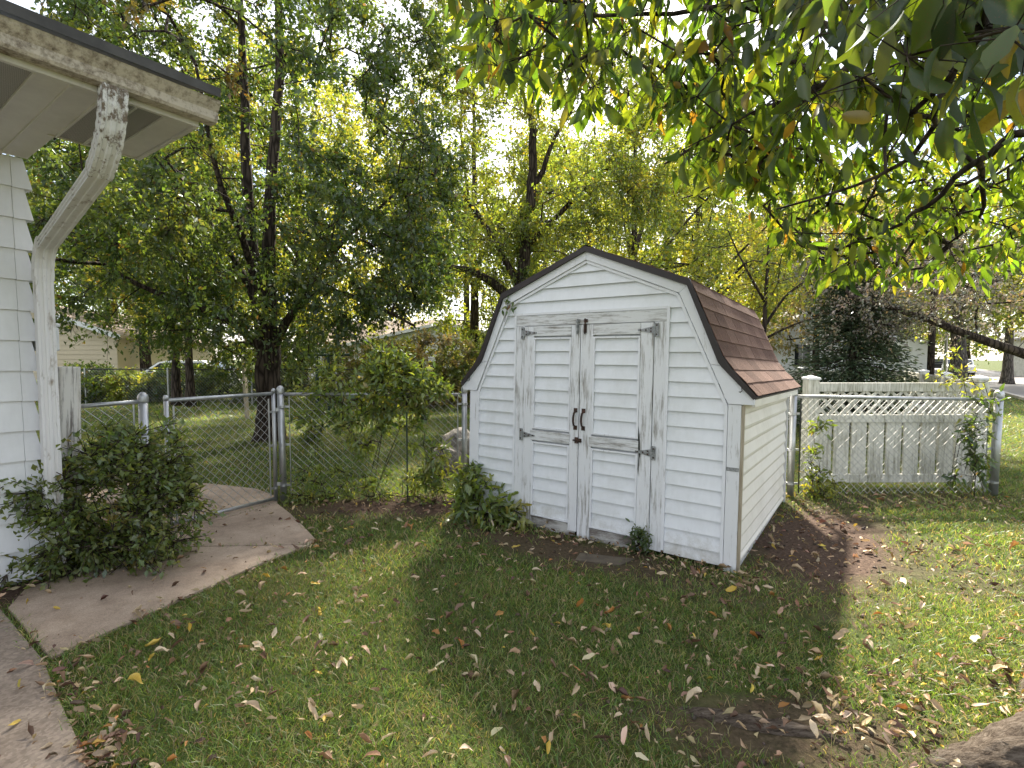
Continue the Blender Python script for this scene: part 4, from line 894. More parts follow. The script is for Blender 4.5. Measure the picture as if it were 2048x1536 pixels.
# spruce
sp = empty('spruce_tree', (7.0, 10.55, 0), None, 'dark blue-green spruce with drooping boughs behind the vinyl fence', 'tree')
MB().tube([(0, 0, -.1), (0, 0, 2.2), (0, 0, 3.9)], [.09, .055, .012], 8).build('trunk', 'bark', sp)
rng = np.random.default_rng(5); P = []; Dv = []; SG = []; SR = []
for lvl in range(26):
    z = .35+lvl*.137; rr = 1.42*(1-z/4.1)**.8+.06
    for b in range(11):
        a = rng.uniform(0, 6.28); r = rr*rng.uniform(.75, 1.1); e = np.array([math.cos(a)*r, math.sin(a)*r, z-.22*r+.1*rng.normal()]); s0 = np.array([0, 0, z]); SG.append((s0, e)); SR.append((.014, .004))
        t = rng.random(70)[:, None]**.7; q = s0*(1-t)+e*t+np.array([0, 0, 1.])*(.10*np.sin(t*3.1)); lat = rng.normal(0, .11, (70, 3))*np.array([1, 1, .4])*(.35+t); P.append(q+lat); Dv.append(unit(e-s0)*.8+lat*2.5+rng.normal(0, .3, (70, 3)))
P = np.concatenate(P); Dv = np.concatenate(Dv); V, T = tubes_np((np.array(SG), np.array(SR)), 4); link('branches', np_mesh('branches', V, T), 'bark', sp)
col = palette(len(P), [(4, (.06, .09, .052)), (3, (.09, .125, .072)), (1.2, (.14, .17, .10))], rng); V, T = leaf_cards(P, Dv, rng.normal(0, 1, P.shape)+np.array([0, 0, .8]), rng.uniform(.06, .12, len(P)), .38); link('crown', np_mesh('crown', V, T, np.repeat(col, 2, 0)), 'needles', sp)

# shrubs: hedge plants along the back of the yard, one by one
def shrub(name, base, env, n, mk, tw, L, pal, label, seed, cat='shrub', group=None, gap=.15, shell=.6, stems=5, droop=.2, gs=1.5, rtip=.003, sr=None, lm='leaves', wr=.55, shaped=False, spread=.03):
    rng = np.random.default_rng(seed); root = empty(name, tuple(base), None, label, cat, group); A = sample_env(env, n, rng, shell, gap, gs, seed*1.7); A[:, 2] = np.maximum(A[:, 2], .05)
    sts = []; ctr = np.mean([e[0] for e in env], 0)
    for i in range(stems):
        a = rng.uniform(0, 6.28); q = rng.uniform(.02, .12); top = A[rng.integers(len(A))]*.6; sts.append(([(math.cos(a)*q, math.sin(a)*q, -.05), tuple(np.array([math.cos(a)*q, math.sin(a)*q, 0])*.6+top*.5), tuple(top)], .012+.01*ctr[2]*.4 if sr is None else sr, .006 if sr is None else sr*.5))
    segs, tips = skeleton(sts, A, rng, .25, .12, rtip, .4); P, Dv, Nv, Ls, col, tws = foliage(tips, rng, mk[0], mk[1], tw, L, pal, ctr, droop, spread=spread)
    P[:, 2] = np.maximum(P[:, 2], .02)
    st_s = (np.concatenate([np.stack([np.array(p[:-1]), np.array(p[1:])], 1) for p, a, b in sts]), np.concatenate([np.tile([[a, b]], (2, 1)) for p, a, b in sts]))
    V, T = tubes_np((np.concatenate([st_s[0], segs[0], tws[0]]), np.concatenate([st_s[1], segs[1], tws[1]])), 4); link('stems', np_mesh('stems', V, T), 'bark', root)
    if shaped: V, T, k = shaped_leaves(P, Dv, Nv, Ls, LEAFV, rng)
    else: (V, T), k = leaf_cards(P, Dv, Nv, Ls, wr), 2
    link('foliage', np_mesh('foliage', V, T, np.repeat(col, k, 0)), lm, root); return root
LEAFV = [leaf_template(w, f, d_, c_) for w, f, d_, c_ in ((.8, .07, .16, .2), (.72, .1, .3, -.3), (.88, .04, .10, 0), (.66, .14, .4, .3), (.8, -.05, .24, -.2))]
hed = [(-15.0, 18.2, 1.3, 1.1, DARKGREEN, 'dark shrub in front of the tan house wall'), (-13.6, 18.4, 1.3, .9, OLIVE, 'light green shrub beside the tan house corner'), (-9.2, 18.6, 1.5, 2.0, DARKGREEN, 'dark shrub on the hedge line right of the white car'), (-7.4, 18.4, 1.7, 2.2, BUSHG, 'tall green shrub behind the trunk of the dark tree'), (-5.5, 18.6, 1.6, 1.9, MAUVE, 'rusty-leaved shrub behind the clothesline posts'), (-3.9, 18.0, 1.6, 1.9, YELLOW, 'yellow-tinged shrub between clothesline and dark brush'),
       (-2.6, 16.6, 1.7, 2.1, MAUVE, 'dark twiggy brush pile shrub left of the shed roof'), (-1.0, 17.4, 1.8, 2.2, BUSHG, 'dense brush by the shed eave under the tan roof'), (1.2, 17, 1.8, 2.2, BUSHG, 'dense shrub hidden behind the shed'), (-11.9, 18.6, 1.2, 1.1, DARKGREEN, 'low dark shrub in front of the white car')]
for i, (x, y, r, h, pal, lab) in enumerate(hed): shrub('hedge_shrub', (x, y, 0), [((0, 0, h*.55), (r, r*.8, h*.55))], 120, (6, 12), .35, .11, pal, lab, 300+i, group='shrubs along the back of the yard', stems=6)
# spirea bush beside the house
bsh = shrub('spirea_bush', (-2.98, 3.80, 0), [((0, 0, .50), (.46, .40, .44)), ((.10, .15, .82), (.32, .26, .26)), ((-.34, -.25, .3), (.42, .28, .30)), ((.28, .0, .3), (.34, .34, .3)), ((-.45, -.3, .62), (.14, .12, .12))], 300, (5, 8), .18, .046, BUSHG, 'leafy spirea bush against the house corner beside the walk', 401, cat='bush', stems=9, gap=.38, gs=4.5, rtip=.0018, spread=.012)
# vines over the fence
shrub('fence_vine', (-1.55, 5.58, 0), [((-.05, 0, 1.25), (.62, .16, .32)), ((-.25, 0, .85), (.5, .15, .3)), ((.4, 0, 1.2), (.45, .14, .26)), ((.15, .05, 1.48), (.25, .14, .14))], 125, (4, 8), .17, .072, VINEG, 'tangled green vine draped over the chain-link fence', 402, cat='vine', sr=.005, rtip=.0016, stems=4, gs=3.5, gap=.32, shaped=True, lm='leaves', spread=.02)
shrub('fence_vine', (-.85, 5.55, 0), [((-.2, .0, .80), (.16, .08, .28)), ((.02, -.1, .42), (.14, .08, .2))], 24, (4, 5), .13, .08, VINEG, 'thin vine climbing diagonally from shed corner to fence stake', 403, cat='vine', sr=.005, rtip=.0016, stems=3, gs=3, shaped=True, lm='leaves')
shrub('fence_weeds', (-2.0, 5.45, 0), [((.0, 0, .18), (.5, .14, .2)), ((.9, .05, .15), (.6, .14, .18))], 60, (4, 6), .13, .055, VINEG, 'low green weeds along the foot of the vine fence', 404, cat='weeds', sr=.005, rtip=.0016, stems=6, gs=3, shaped=True, lm='leaves')
shrub('shed_vine', (-.30, 4.80, 0), [((0, 0, .2), (.22, .18, .22)), ((-.06, .12, .34), (.14, .14, .16)), ((.2, -.2, .12), (.2, .12, .12))], 42, (4, 6), .13, .085, VINEG, 'leafy vine mound at the left front corner of the shed', 405, cat='vine', sr=.005, rtip=.0016, stems=5, gs=3, shaped=True, lm='leaves')
shrub('post_creeper', (5.2, 5.62, 0), [((0, 0, .75), (.16, .07, .42)), ((-.12, 0, .35), (.2, .08, .18)), ((.1, 0, 1.1), (.16, .07, .10))], 24, (3, 5), .13, .075, DARKGREEN, 'dark creeper hanging on the right end of the chain-link fence', 406, cat='vine', sr=.005, rtip=.0016, stems=4, gs=3, shaped=True, lm='leaves')
shrub('post_creeper', (3.36, 5.6, 0), [((0, 0, .45), (.08, .05, .45)), ((.05, 0, .1), (.2, .1, .12))], 26, (4, 5), .12, .06, OLIVE, 'bright creeper on the fence post beside the shed', 407, cat='vine', sr=.005, rtip=.0016, stems=3, gs=3, shaped=True, lm='leaves')
shrub('yellow_sapling', (5.15, 5.9, 0), [((.05, 0, 1.32), (.32, .2, .07)), ((0, 0, 1.55), (.08, .08, .15))], 13, (3, 4), .16, .055, YELLOW, 'thin yellow-leaved sapling above the end of the vinyl panel', 408, cat='sapling', sr=.005, rtip=.0016, stems=2, gs=3, shaped=True, lm='leaves')
so2 = SM @ Vector((1.81, -.05, 0)); shrub('door_weed', (so2.x, so2.y, 0), [((0, 0, .1), (.07, .04, .09))], 12, (4, 5), .05, .045, DARKGREEN, 'small dark weed growing at the foot of the shed door', 409, cat='weed', stems=2, shaped=True, lm='leaves')
so3 = SM @ Vector((.47, -.06, 2.03)); sv = empty('vine_sprig', tuple(so3), None, 'small green vine sprig hanging at the shed roof corner', 'vine'); rng = np.random.default_rng(3); P = rng.normal(0, 1, (14, 3))*np.array([.025, .012, .055]); V, T, k = shaped_leaves(P, rng.normal(0, .6, (14, 3))+np.array([0, -.2, -1]), rng.normal(0, .4, (14, 3))+np.array([0, -1, .3]), rng.uniform(.05, .08, 14), LEAFV, rng); link('foliage', np_mesh('foliage', V, T, np.repeat(palette(14, DARKGREEN, rng), k, 0)), 'leaves', sv)
MB().tube([(0, .02, .08), (.0, -.0, .0), (-.03, .0, -.16)], .0025, 5).build('stem', 'bark', sv)

# ------------------------------------------------------------------ foreground tree (trunk just outside the frame on the right)
BF = np.array([2.72, 1.95, 0.0])
ft = empty('shade_tree', tuple(BF), None, 'near tree with large pointed leaves hanging from overhead branches', 'tree')
rng = np.random.default_rng(77)
def pd(px, py, Y): return D(px, py, Y)
limbs = [
    ([BF+np.array([0, 0, .5]), BF+np.array([.02, .05, 1.2]), BF+np.array([.05, .1, 2.1]), BF+np.array([0, .15, 3.0]), BF+np.array([-.1, .2, 4.2])], .26, .15),
    ([BF+np.array([.0, .1, 2.0]), pd(2090, 270, 2.35), pd(1960, 320, 2.5), pd(1830, 430, 2.7), pd(1680, 500, 2.95)], .026, .005),
    ([BF+np.array([-.02, .12, 2.6]), pd(2000, 60, 2.2), pd(1760, 60, 2.25), pd(1500, 20, 2.4), pd(1250, 30, 2.6), pd(1040, 40, 2.8)], .024, .005),
    ([pd(1760, 60, 2.25), pd(1650, 170, 2.3), pd(1500, 230, 2.5), pd(1330, 330, 2.8)], .022, .006),
    ([BF+np.array([-.02, .02, 2.4]), pd(2080, -60, 1.5), pd(1960, 60, 1.45), pd(1880, 200, 1.5), pd(1800, 330, 1.7), pd(1560, 420, 2.1)], .016, .004),
    ([BF+np.array([0, .15, 3.0]), pd(1900, -350, 2.6), pd(1500, -250, 2.5), pd(1150, -120, 2.7), pd(900, 20, 3.0)], .05, .007),
    ([pd(1960, 320, 2.5), pd(1960, 430, 2.9), pd(1860, 520, 3.3)], .014, .004),
]
m = MB()
rp0 = smooth_path([BF+np.array([.0, .0, -.15]), BF+np.array([0, 0, .25]), BF+np.array([.0, .02, .6]), BF+np.array([.02, .05, 1.2])], 4)
m.tube(rp0, np.interp(np.arange(len(rp0)), [0, 3, 7, len(rp0)-1], [.62, .42, .30, .26]), 18)
m.build('trunk', 'bark_root', ft, smooth=True).location = tuple(-BF)
for pts, r0, r1 in (([BF+np.array([-.2, -.02, .14]), (2.3, 1.93, .07), (2.0, 1.9, .02), (1.78, 1.88, -.04), (1.5, 1.94, -.1)], .17, .07), ([(1.45, 1.98, -.06), (1.22, 2.05, -.018), (1.05, 2.08, -.004), (.88, 2.14, -.006), (.68, 2.22, -.04)], .045, .03), ([BF+np.array([-.2, -.2, .1]), (2.2, 1.55, .02), (1.7, 1.2, -.06)], .16, .06)):
    sp_ = np.array(smooth_path(pts, 14)); kq = len(sp_); rq = np.linspace(r0, r1, kq); mm = MB(); nq = 44; Pq = [Vector(p) for p in sp_]; refq = None
    for iq, p in enumerate(Pq):
        dq = (Pq[min(iq+1, kq-1)]-Pq[max(iq-1, 0)]).normalized()
        if refq is None: refq = dq.orthogonal().normalized()
        refq = (refq-dq*refq.dot(dq)).normalized(); qq = dq.cross(refq)
        for jq in range(nq):
            aq = 2*math.pi*jq/nq; nz = abs(mnoise.noise(Vector((math.cos(aq)*5.5, math.sin(aq)*5.5, iq*.22))))+.5*abs(mnoise.noise(Vector((math.cos(aq)*13, math.sin(aq)*13, iq*.5)))); lump = mnoise.noise(Vector((math.cos(aq), math.sin(aq), iq*.12)))
            mm.v.append(tuple(p+(refq*math.cos(aq)+qq*math.sin(aq))*rq[iq]*(.92+.22*nz+.10*lump)))
    for iq in range(kq-1):
        for jq in range(nq): mm.f.append((iq*nq+jq, iq*nq+(jq+1) % nq, (iq+1)*nq+(jq+1) % nq, (iq+1)*nq+jq))
    mm.build('root', 'bark_root', ft, smooth=True).location = tuple(-BF)
m = MB()
for pts, r0, r1 in limbs: sp_ = smooth_path(pts, 5); m.tube([p+rng.normal(0, .006, 3) for p in sp_], np.linspace(r0, r1, len(sp_)), 8)
m.build('limbs', 'bark', ft, smooth=True).location = tuple(-BF)
# points where leafy twigs hang: picture regions give directions, the depth comes from the limbs that carry them
def low(x): return np.interp(x, [840, 950, 1050, 1150, 1250, 1330, 1420, 1500, 1600, 1750, 1900, 2000, 2100], [90, 200, 240, 260, 290, 370, 390, 400, 570, 595, 610, 590, 520])
AT = []
while len(AT) < 76:
    x = rng.uniform(1560, 2120); y = rng.uniform(-160, 250); AT.append(pd(x, y, rng.uniform(1.35, 2.1)))
while len(AT) < 76+250:
    x = rng.uniform(860, 1620); y = rng.uniform(-160, 330)
    if y > low(x)-70: continue
    AT.append(pd(x, y, rng.uniform(1.9, 3.2)))
while len(AT) < 76+250+330:
    x = rng.uniform(1380, 2120); y = rng.uniform(120, 560)
    if y > low(x)-30: continue
    AT.append(pd(x, y, rng.uniform(2.6, 4.2)))
for _ in range(13): AT.append(pd(rng.uniform(1740, 2120), rng.uniform(-120, 150), rng.uniform(.85, 1.15)))
AT = np.array(AT)
segs, tips = skeleton([(smooth_path(p, 4), a, b) for p, a, b in limbs], AT, rng, .16, .06, .0022, .42)
nt_ = len(tips); kk = 9
ang = rng.uniform(0, 6.28, (nt_, kk)); rad = rng.uniform(.01, .13, (nt_, kk)); P = tips[:, None]+np.stack([np.cos(ang)*rad, np.sin(ang)*rad, rng.uniform(-.09, .05, (nt_, kk))], -1)
Dv = np.stack([np.cos(ang)*.45, np.sin(ang)*.45, -1.0+0*ang], -1)+rng.normal(0, .38, (nt_, kk, 3)); Nv = rng.normal(0, 1, (nt_, kk, 3)); Nv[..., 2] += .4
pet = (np.stack([np.broadcast_to(tips[:, None], P.shape), P], 2).reshape(-1, 2, 3), np.tile([[.0016, .0009]], (nt_*kk, 1)))
P, Dv, Nv = P.reshape(-1, 3), Dv.reshape(-1, 3), Nv.reshape(-1, 3); Ls = .098*rng.uniform(.62, 1.25, len(P))
V, T = tubes_np((np.concatenate([segs[0], pet[0]])-BF, np.concatenate([segs[1], pet[1]])), 5); link('twigs', np_mesh('twigs', V, T, smooth=True), 'bark', ft)
# the 300 leaves that show largest are leaves of their own, the rest one mass
px = 1024+F*P[:, 0]/P[:, 1]; py = 716-F*(P[:, 2]-CAMH)/P[:, 1]; vis = (px > -20) & (px < 2080) & (py > -40) & (py < 800); score = np.where(vis, Ls/P[:, 1], 0); idx = np.argsort(-score); big = idx[:300]; rest = idx[300:]
lm_ = []
for q_ in range(10):
    v, t = rich_leaf(500+q_, random.uniform(.17, .23), random.uniform(.05, .2), random.uniform(-.5, .9), random.uniform(.2, .9), .012); me = np_mesh('leaf', v, t, smooth=True); me.materials.append(MATS['leaf_green']); lm_.append(me)
for i in big:
    d_ = unit(Dv[i]); s_ = unit(np.cross(d_, Nv[i])); n_v = np.cross(s_, d_); L = Ls[i]; o = bpy.data.objects.new('leaf', lm_[int(rng.integers(10))]); COL.objects.link(o); o.parent = ft; q = P[i]-BF
    o.matrix_local = Matrix(((s_[0]*L, d_[0]*L, n_v[0]*L, q[0]), (s_[1]*L, d_[1]*L, n_v[1]*L, q[1]), (s_[2]*L, d_[2]*L, n_v[2]*L, q[2]), (0, 0, 0, 1)))
PALF = [(4, (.04, .068, .018)), (4, (.06, .095, .02)), (3, (.095, .125, .024)), (.8, (.15, .14, .028)), (.25, (.14, .08, .025))]
V, T, k = shaped_leaves(P[rest]-BF, Dv[rest], Nv[rest], Ls[rest], LEAFV, rng); o = link('crown', np_mesh('crown', V, T, np.repeat(palette(len(rest), PALF, rng), k, 0), smooth=True), 'leaves_big', ft); o['kind'] = 'stuff'
# upper crown above the frame
st2 = [(smooth_path(p, 4), a, b) for p, a, b in limbs[:1]]
A2 = sample_env([((2.9, 2.0, 5.6), (2.6, 2.2, 1.6)), ((2.0, 1.2, 4.6), (2.2, 1.6, .8))], 160, rng, .5, .2, .8, 4.); segs, tips = skeleton(st2, A2, rng, .4, .1, .004, .45); P2, D2, N2, L2, c2, tw2 = foliage(tips, rng, 5, 9, .35, .10, PALF, None, .6)
V, T = tubes_np((np.concatenate([segs[0], tw2[0]])-BF, np.concatenate([segs[1], tw2[1]])), 4); link('twigs', np_mesh('twigs', V, T), 'bark', ft)
V, T = leaf_cards(P2-BF, D2, N2, L2); o = link('crown', np_mesh('crown', V, T, np.repeat(c2, 2, 0)), 'leaves_big', ft); o['kind'] = 'stuff'

# ------------------------------------------------------------------ neighbouring houses, poles, cars
def far_house(name, org, ang, Lx, Ly, hw, hr, wall, roof, label, wins=(), board_h=.2, over=.35, gable='x'):
    """ridge along local y; gable wall faces local -y"""
    root = empty(name, (*org, 0), (0, 0, R(ang)), label, 'house')
    MB().box(0, Lx, 0, Ly, 0, hw).add([(0, 0, hw), (Lx, 0, hw), (Lx/2, 0, hr), (0, Ly, hw), (Lx, Ly, hw), (Lx/2, Ly, hr)], [(0, 1, 2), (5, 4, 3)]).build('wall', wall, root)
    z = .3
    while z < hr-.1:
        hwid = Lx/2 if z < hw else Lx/2*(hr-z)/(hr-hw); z1 = z+board_h; w1 = Lx/2 if z1 < hw else max(Lx/2*(hr-z1)/(hr-hw), .01)
        MB().add([(Lx/2-hwid, -.03, z), (Lx/2+hwid, -.03, z), (Lx/2+w1, -.006, z1), (Lx/2-w1, -.006, z1), (Lx/2-hwid, -.001, z), (Lx/2+hwid, -.001, z)], [(0, 1, 2, 3), (0, 4, 5, 1)]).build('siding_board', wall, root); z = z1
    sl_ = (hr-hw)/(Lx/2); rf = None
    for s in (-1, 1):
        xe = Lx/2+s*(Lx/2+over); ze = hw-over*sl_; vs = [(Lx/2, -over, hr+.06), (xe, -over, ze+.06), (xe, Ly+over, ze+.06), (Lx/2, Ly+over, hr+.06)]; vs += [(a, b, c+.12) for a, b, c in vs]
        MB().add(vs, [(0, 1, 2, 3), (7, 6, 5, 4), (0, 4, 5, 1), (1, 5, 6, 2), (2, 6, 7, 3), (3, 7, 4, 0)]).build('roof', roof, root)
        MB().bar((Lx/2, -over-.015, hr+.1), (xe, -over-.015, ze+.1), .03, .2).build('rake_board', 'far_white', root)
    for (x, z, w, h) in wins:
        wd = MB().box(x-.06, x+w+.06, -.06, -.031, z-.06, z+h+.06).build('window', 'far_white', root); MB().box(x, x+w/2-.02, -.066, -.061, z, z+h).build('pane', 'glass_dark', wd); MB().box(x+w/2+.02, x+w, -.066, -.061, z, z+h).build('pane', 'glass_dark', wd)
    return root
far_house('tan_house', (-24.2, 21.4), 6, 7.2, 9, 2.45, 3.75, 'far_tan', 'roof_tan', 'tan lap-sided house with white gable trim behind the trees')
far_house('grey_roof_house', (-10.5, 34), -4, 12, 9, 2.4, 3.7, 'far_white', 'roof_grey', 'low house with grey roof seen past the dark tree', ((2, 1, 1.4, 1.2),))
far_house('tan_roof_house', (-3.6, 36.5), 86, 9, 12, 2.5, 4.4, 'far_white', 'roof_tan', 'low house with tan roof behind the utility pole')
far_house('white_house', (14.1, 28.5), -6, 6.2, 8, 2.7, 4.5, 'far_white', 'roof_grey', 'white lap-sided house behind the spruce', ((1.5, 1.1, .8, 1.2), (4.0, 1.1, 1.0, 1.2)))
far_house('pale_green_house', (40, 36.5), -20, 9, 9, 3.2, 5.4, 'vinyl_fence', 'roof_grey', 'pale green house across the street at the frame edge', ((1.2, 1.2, 1.2, 1.2),))
far_house('street_house', (36, 58), -30, 9, 8, 3, 5.2, 'far_white', 'roof_grey', 'pale house far up the street behind parked cars', ((1.5, 1.1, 1.3, 1.2), (5, 1.1, 1.3, 1.2)))
def pole(x, y, h, r, label, mat='bark_grey', arm=True):
    p = empty('utility_pole', (x, y, 0), None, label, 'pole'); MB().tube([(0, 0, -.2), (0, 0, h)], [r, r*.7], 10).build('shaft', mat, p, smooth=True)
    if arm:
        MB().box(-1.1, 1.1, -.16, -.06, h-.6, h-.48).build('crossarm', mat, p)
        for xx in (-.95, -.4, .4, .95): MB().lathe((xx, -.11, h-.48), [(.03, 0), (.045, .05), (.03, .1), (.045, .14), (.02, .18)], 8).build('insulator', 'glass_dark', p)
pole(-2.2, 25, 9.5, .17, 'brown wooden utility pole beyond the hedge'); pole(20.6, 25.2, 9, .16, 'dark wooden street pole at the kerb', 'bark'); pole(29.6, 35, 8, .1, 'slim grey lamp pole beside the stout street tree', 'galvanised', False)
# clothesline posts
for x, lab in ((-5.33, 'dark green steel clothesline post with crossbar'), (-5.02, 'plain dark steel post next to the clothesline post')):
    c = empty('clothesline_post', (x, 14.0, 0), None, lab, 'post'); MB().tube([(0, 0, -.1), (0, 0, 1.62)], .045, 8).build('shaft', 'green_paint', c)
    if x < -5.1: MB().tube([(-.35, 0, 1.63), (.95, 0, 1.64)], .035, 8).build('crossbar', 'green_paint', c)
c = empty('wood_stake', (-6.75, 13.0, 0), None, 'short pale wooden stake left of the dark tree trunk', 'stake'); MB().bar((0, 0, -.1), (-.06, 0, 1.5), .12, .06).build('stake_bar', 'edge_wood', c)
def car(org, ang, paint, label, L=4.5, Wd=1.8, hh=1.45, truck=False):
    r = empty('parked_car' if not truck else 'parked_truck', (*org, 0), (0, 0, R(ang)), label, 'truck' if truck else 'car'); h = L/2
    pr = [(-h, .35), (-h, .75), (-h+.1, .92), (-h+1.0, .98), (-h+1.55, hh-.08), (-h+1.9, hh), (h-1.3, hh), (h-.55, 1.0), (h-.08, .92), (h, .7), (h, .35)]
    if truck: pr = [(-h, .45), (-h, 1.0), (-h+1.3, 1.1), (-h+1.7, hh+.25), (-h+3.0, hh+.28), (-h+3.2, 1.12), (h, 1.1), (h, .45)]
    m = MB(); m.poly(pr, -Wd/2, Wd/2).build('body', paint, r, bevel=.06)
    gl = [(-h+1.2, 1.0), (-h+1.66, hh-.1), (h-1.4, hh-.1), (h-.75, 1.0)] if not truck else [(-h+1.5, 1.15), (-h+1.8, hh+.15), (-h+2.9, hh+.15), (-h+2.98, 1.15)]
    for s in (-1, 1): MB().poly(gl[::s], s*Wd/2-.004, s*Wd/2+.006).build('side_window', 'glass_dark', r)
    MB().bar((-h+1.02, 0, 1.04), (-h+1.56, 0, hh-.05), Wd*.86, .03, up=(-1, 0, .6)).build('windscreen', 'glass_dark', r); MB().bar((h-1.2, 0, hh-.05), (h-.55, 0, 1.04), Wd*.86, .03, up=(1, 0, .6)).build('rear_window', 'glass_dark', r) if not truck else None
    for sx in (-h+.85, h-.85):
        for s in (-1, 1):
            w = MB().tube([(sx, s*(Wd/2-.18), .33), (sx, s*(Wd/2+.012), .33)], .33, 16).build('wheel', 'tyre', r); MB().tube([(sx, s*(Wd/2+.013), .33), (sx, s*(Wd/2+.022), .33)], .19, 12).build('rim', 'galvanised', w)
    for s in (-.65, .65): MB().box(-h-.012, -h+.03, s-.2, s+.2, .68, .82).build('headlight', 'far_white', r); MB().box(h-.03, h+.012, s-.2, s+.2, .72, .86).build('tail_light', 'car_orange', r)
    return r
sa = math.degrees(math.atan2(DS[1], DS[0]))
p = SP(58, 5.9); car((p[0], p[1]), sa, 'car_white', 'white car parked in the sun far up the street'); p = SP(80, 6.2); car((p[0], p[1]), sa, 'car_dark', 'dark car farther up the street behind the white one')
p = SP(47, 12.8); car((p[0], p[1]), sa+35, 'car_white', 'white car parked across the street'); p = SP(43.5, 13.4); car((p[0], p[1]), sa+20, 'car_orange', 'orange truck parked across the street', truck=True, L=5.4); p = SP(41, 14.8); car((p[0], p[1]), sa+50, 'car_dark', 'dark car beside the orange truck')
car((-13.6, 21.4), 10, 'car_white', 'white car parked behind the back hedge')
hy = empty('fire_hydrant', (*SP(39, 11.75), 0), None, 'orange fire hydrant on the far verge', 'hydrant'); MB().lathe((0, 0, 0), [(.16, 0), (.16, .06), (.11, .08), (.11, .5), (.15, .53), (.14, .62), (.07, .72), (.03, .76)], 12).build('barrel', 'car_orange', hy)
for s in (-1, 1): MB().tube([(s*.1, 0, .4), (s*.2, 0, .4)], .06, 8).build('nozzle', 'car_orange', hy)

# ------------------------------------------------------------------ grass and leaves on the ground
shed_poly = [tuple((SM @ Vector(q))[:2]) for q in ((0, 0, 0), (SHED_W, 0, 0), (SHED_W, SHED_D, 0), (0, SHED_D, 0))]
house_poly = [HW(.02, .03, 0)[:2], HW(-7, .03, 0)[:2], HW(-7, -7, 0)[:2], HW(.02, -7, 0)[:2]]
slabs = [p for _, p in PATH]
rng = np.random.default_rng(99)
def scatter(n, y0, y1, power):
    y = (y0**power+(y1**power-y0**power)*rng.random(n))**(1/power); x = (rng.random(n)*2-1)*(y*1.06+.5); return x, y
GV, GT, GC = [], [], []; gb = 0
for n, y0, y1, hgt, wid, pw in ((150000, 1.35, 3.6, .035, .0040, 1.6), (120000, 3.6, 7.0, .042, .0065, 1.5), (90000, 7.0, 13.0, .05, .012, 1.4), (60000, 13.0, 30.0, .075, .03, 1.3)):
    x, y = scatter(n, y0, y1, pw); clump = np.array([mnoise.noise(Vector((a*1.6, b*1.6, 0)))*.6+mnoise.noise(Vector((a*6.5, b*6.5, 3)))*.5 for a, b in zip(x, y)])
    dm = dirt_mask(x, y); keep = rng.random(n) > dm*1.05+np.clip(.05-clump, 0, 1)*.8
    keep &= ~((y*DN[1]+x*DN[0]) > 4.45)
    jx, jy = x+rng.normal(0, .022, n), y+rng.normal(0, .022, n)
    for pl in slabs: keep &= ~inside(pl, jx, jy)
    for pl in (shed_poly, house_poly): keep &= ~inside(pl, x, y)
    x, y, clump = x[keep], y[keep], clump[keep]; n = len(x); a = rng.uniform(0, 6.28, n); h = hgt*rng.uniform(.45, 1.25, n)*(1+.5*np.clip(clump, -.4, .6)); w = wid*rng.uniform(.6, 1.2, n); ln = rng.uniform(.3, 1.9, n)*h; b = rng.uniform(0, 6.28, n)
    ax = np.stack([np.cos(a), np.sin(a), 0*a], 1); le = np.stack([np.cos(b), np.sin(b), 0*b], 1); p0 = np.stack([x, y, 0*x], 1); up = np.array([[0, 0, 1.]])
    v = np.stack([p0-ax*w[:, None]/2, p0+ax*w[:, None]/2, p0+up*(h*.6)[:, None]+le*(ln*.35)[:, None]+ax*w[:, None]*.4, p0+up*(h*.6)[:, None]+le*(ln*.35)[:, None]-ax*w[:, None]*.4, p0+up*(h*.92)[:, None]+le*ln[:, None]], 1)
    far_ = y0 >= 7; i = np.arange(n)[:, None]*5+gb; GT.append(i+np.array([[0, 1, 4]])) if far_ else GT.append(np.concatenate([i+np.array([[0, 1, 2]]), i+np.array([[0, 2, 3]]), i+np.array([[3, 2, 4]])], 1).reshape(-1, 3)); GV.append(v.reshape(-1, 3)); gb += 5*n
    c = palette(n, [(4, (.09, .155, .034)), (4, (.135, .215, .044)), (2.5, (.2, .265, .068)), (2.4, (.28, .25, .115)), (1.5, (.34, .27, .16)), (1.2, (.15, .11, .065))], rng); c *= (1+.45*clump[:, None]); GC.append(np.repeat(np.clip(c, .01, 1), 1 if far_ else 3, 0))
gr = link('grass', np_mesh('grass', np.concatenate(GV), np.concatenate(GT), np.concatenate(GC)), 'grass'); tag(gr, 'short uneven green grass of the lawn', 'grass', kind='stuff')
# leaf litter: dense drifts as one mass
def curled(seed):
    r = np.random.default_rng(seed); v, t = leaf_template(r.uniform(.5, .85), r.uniform(.02, .34), r.uniform(-.6, .6), r.uniform(-1.0, 1.0)); v = v.copy(); v += r.normal(0, .045, v.shape); v[:, 2] -= v[:, 2].min(); return v, t
CV = [curled(s) for s in range(24)]
def drift(n, pts, sx):
    o = []
    for _ in range(n): p = pts[rng.integers(len(pts))]; q = pts[min(len(pts)-1, max(0, pts.index(p)+1))]; t = rng.random(); o.append((p[0]*(1-t)+q[0]*t+rng.normal(0, sx), p[1]*(1-t)+q[1]*t+rng.normal(0, sx)))
    return o
LP = []
LP += drift(300, [(-2.37, 2.5), (-2.0, 2.2), (-1.6, 1.87)], .07)
LP += drift(110, [(-2.37, 2.55), (-2.15, 3.05), (-1.9, 3.7), (-1.66, 4.15)], .05)
LP += drift(170, [(-1.6, 4.4), (-2.3, 5.2), (-1.3, 5.3), (-.4, 4.9)], .16)
LP += drift(420, [(1.0, 2.2), (1.5, 2.35), (1.8, 2.2), (2.3, 2.3)], .16)
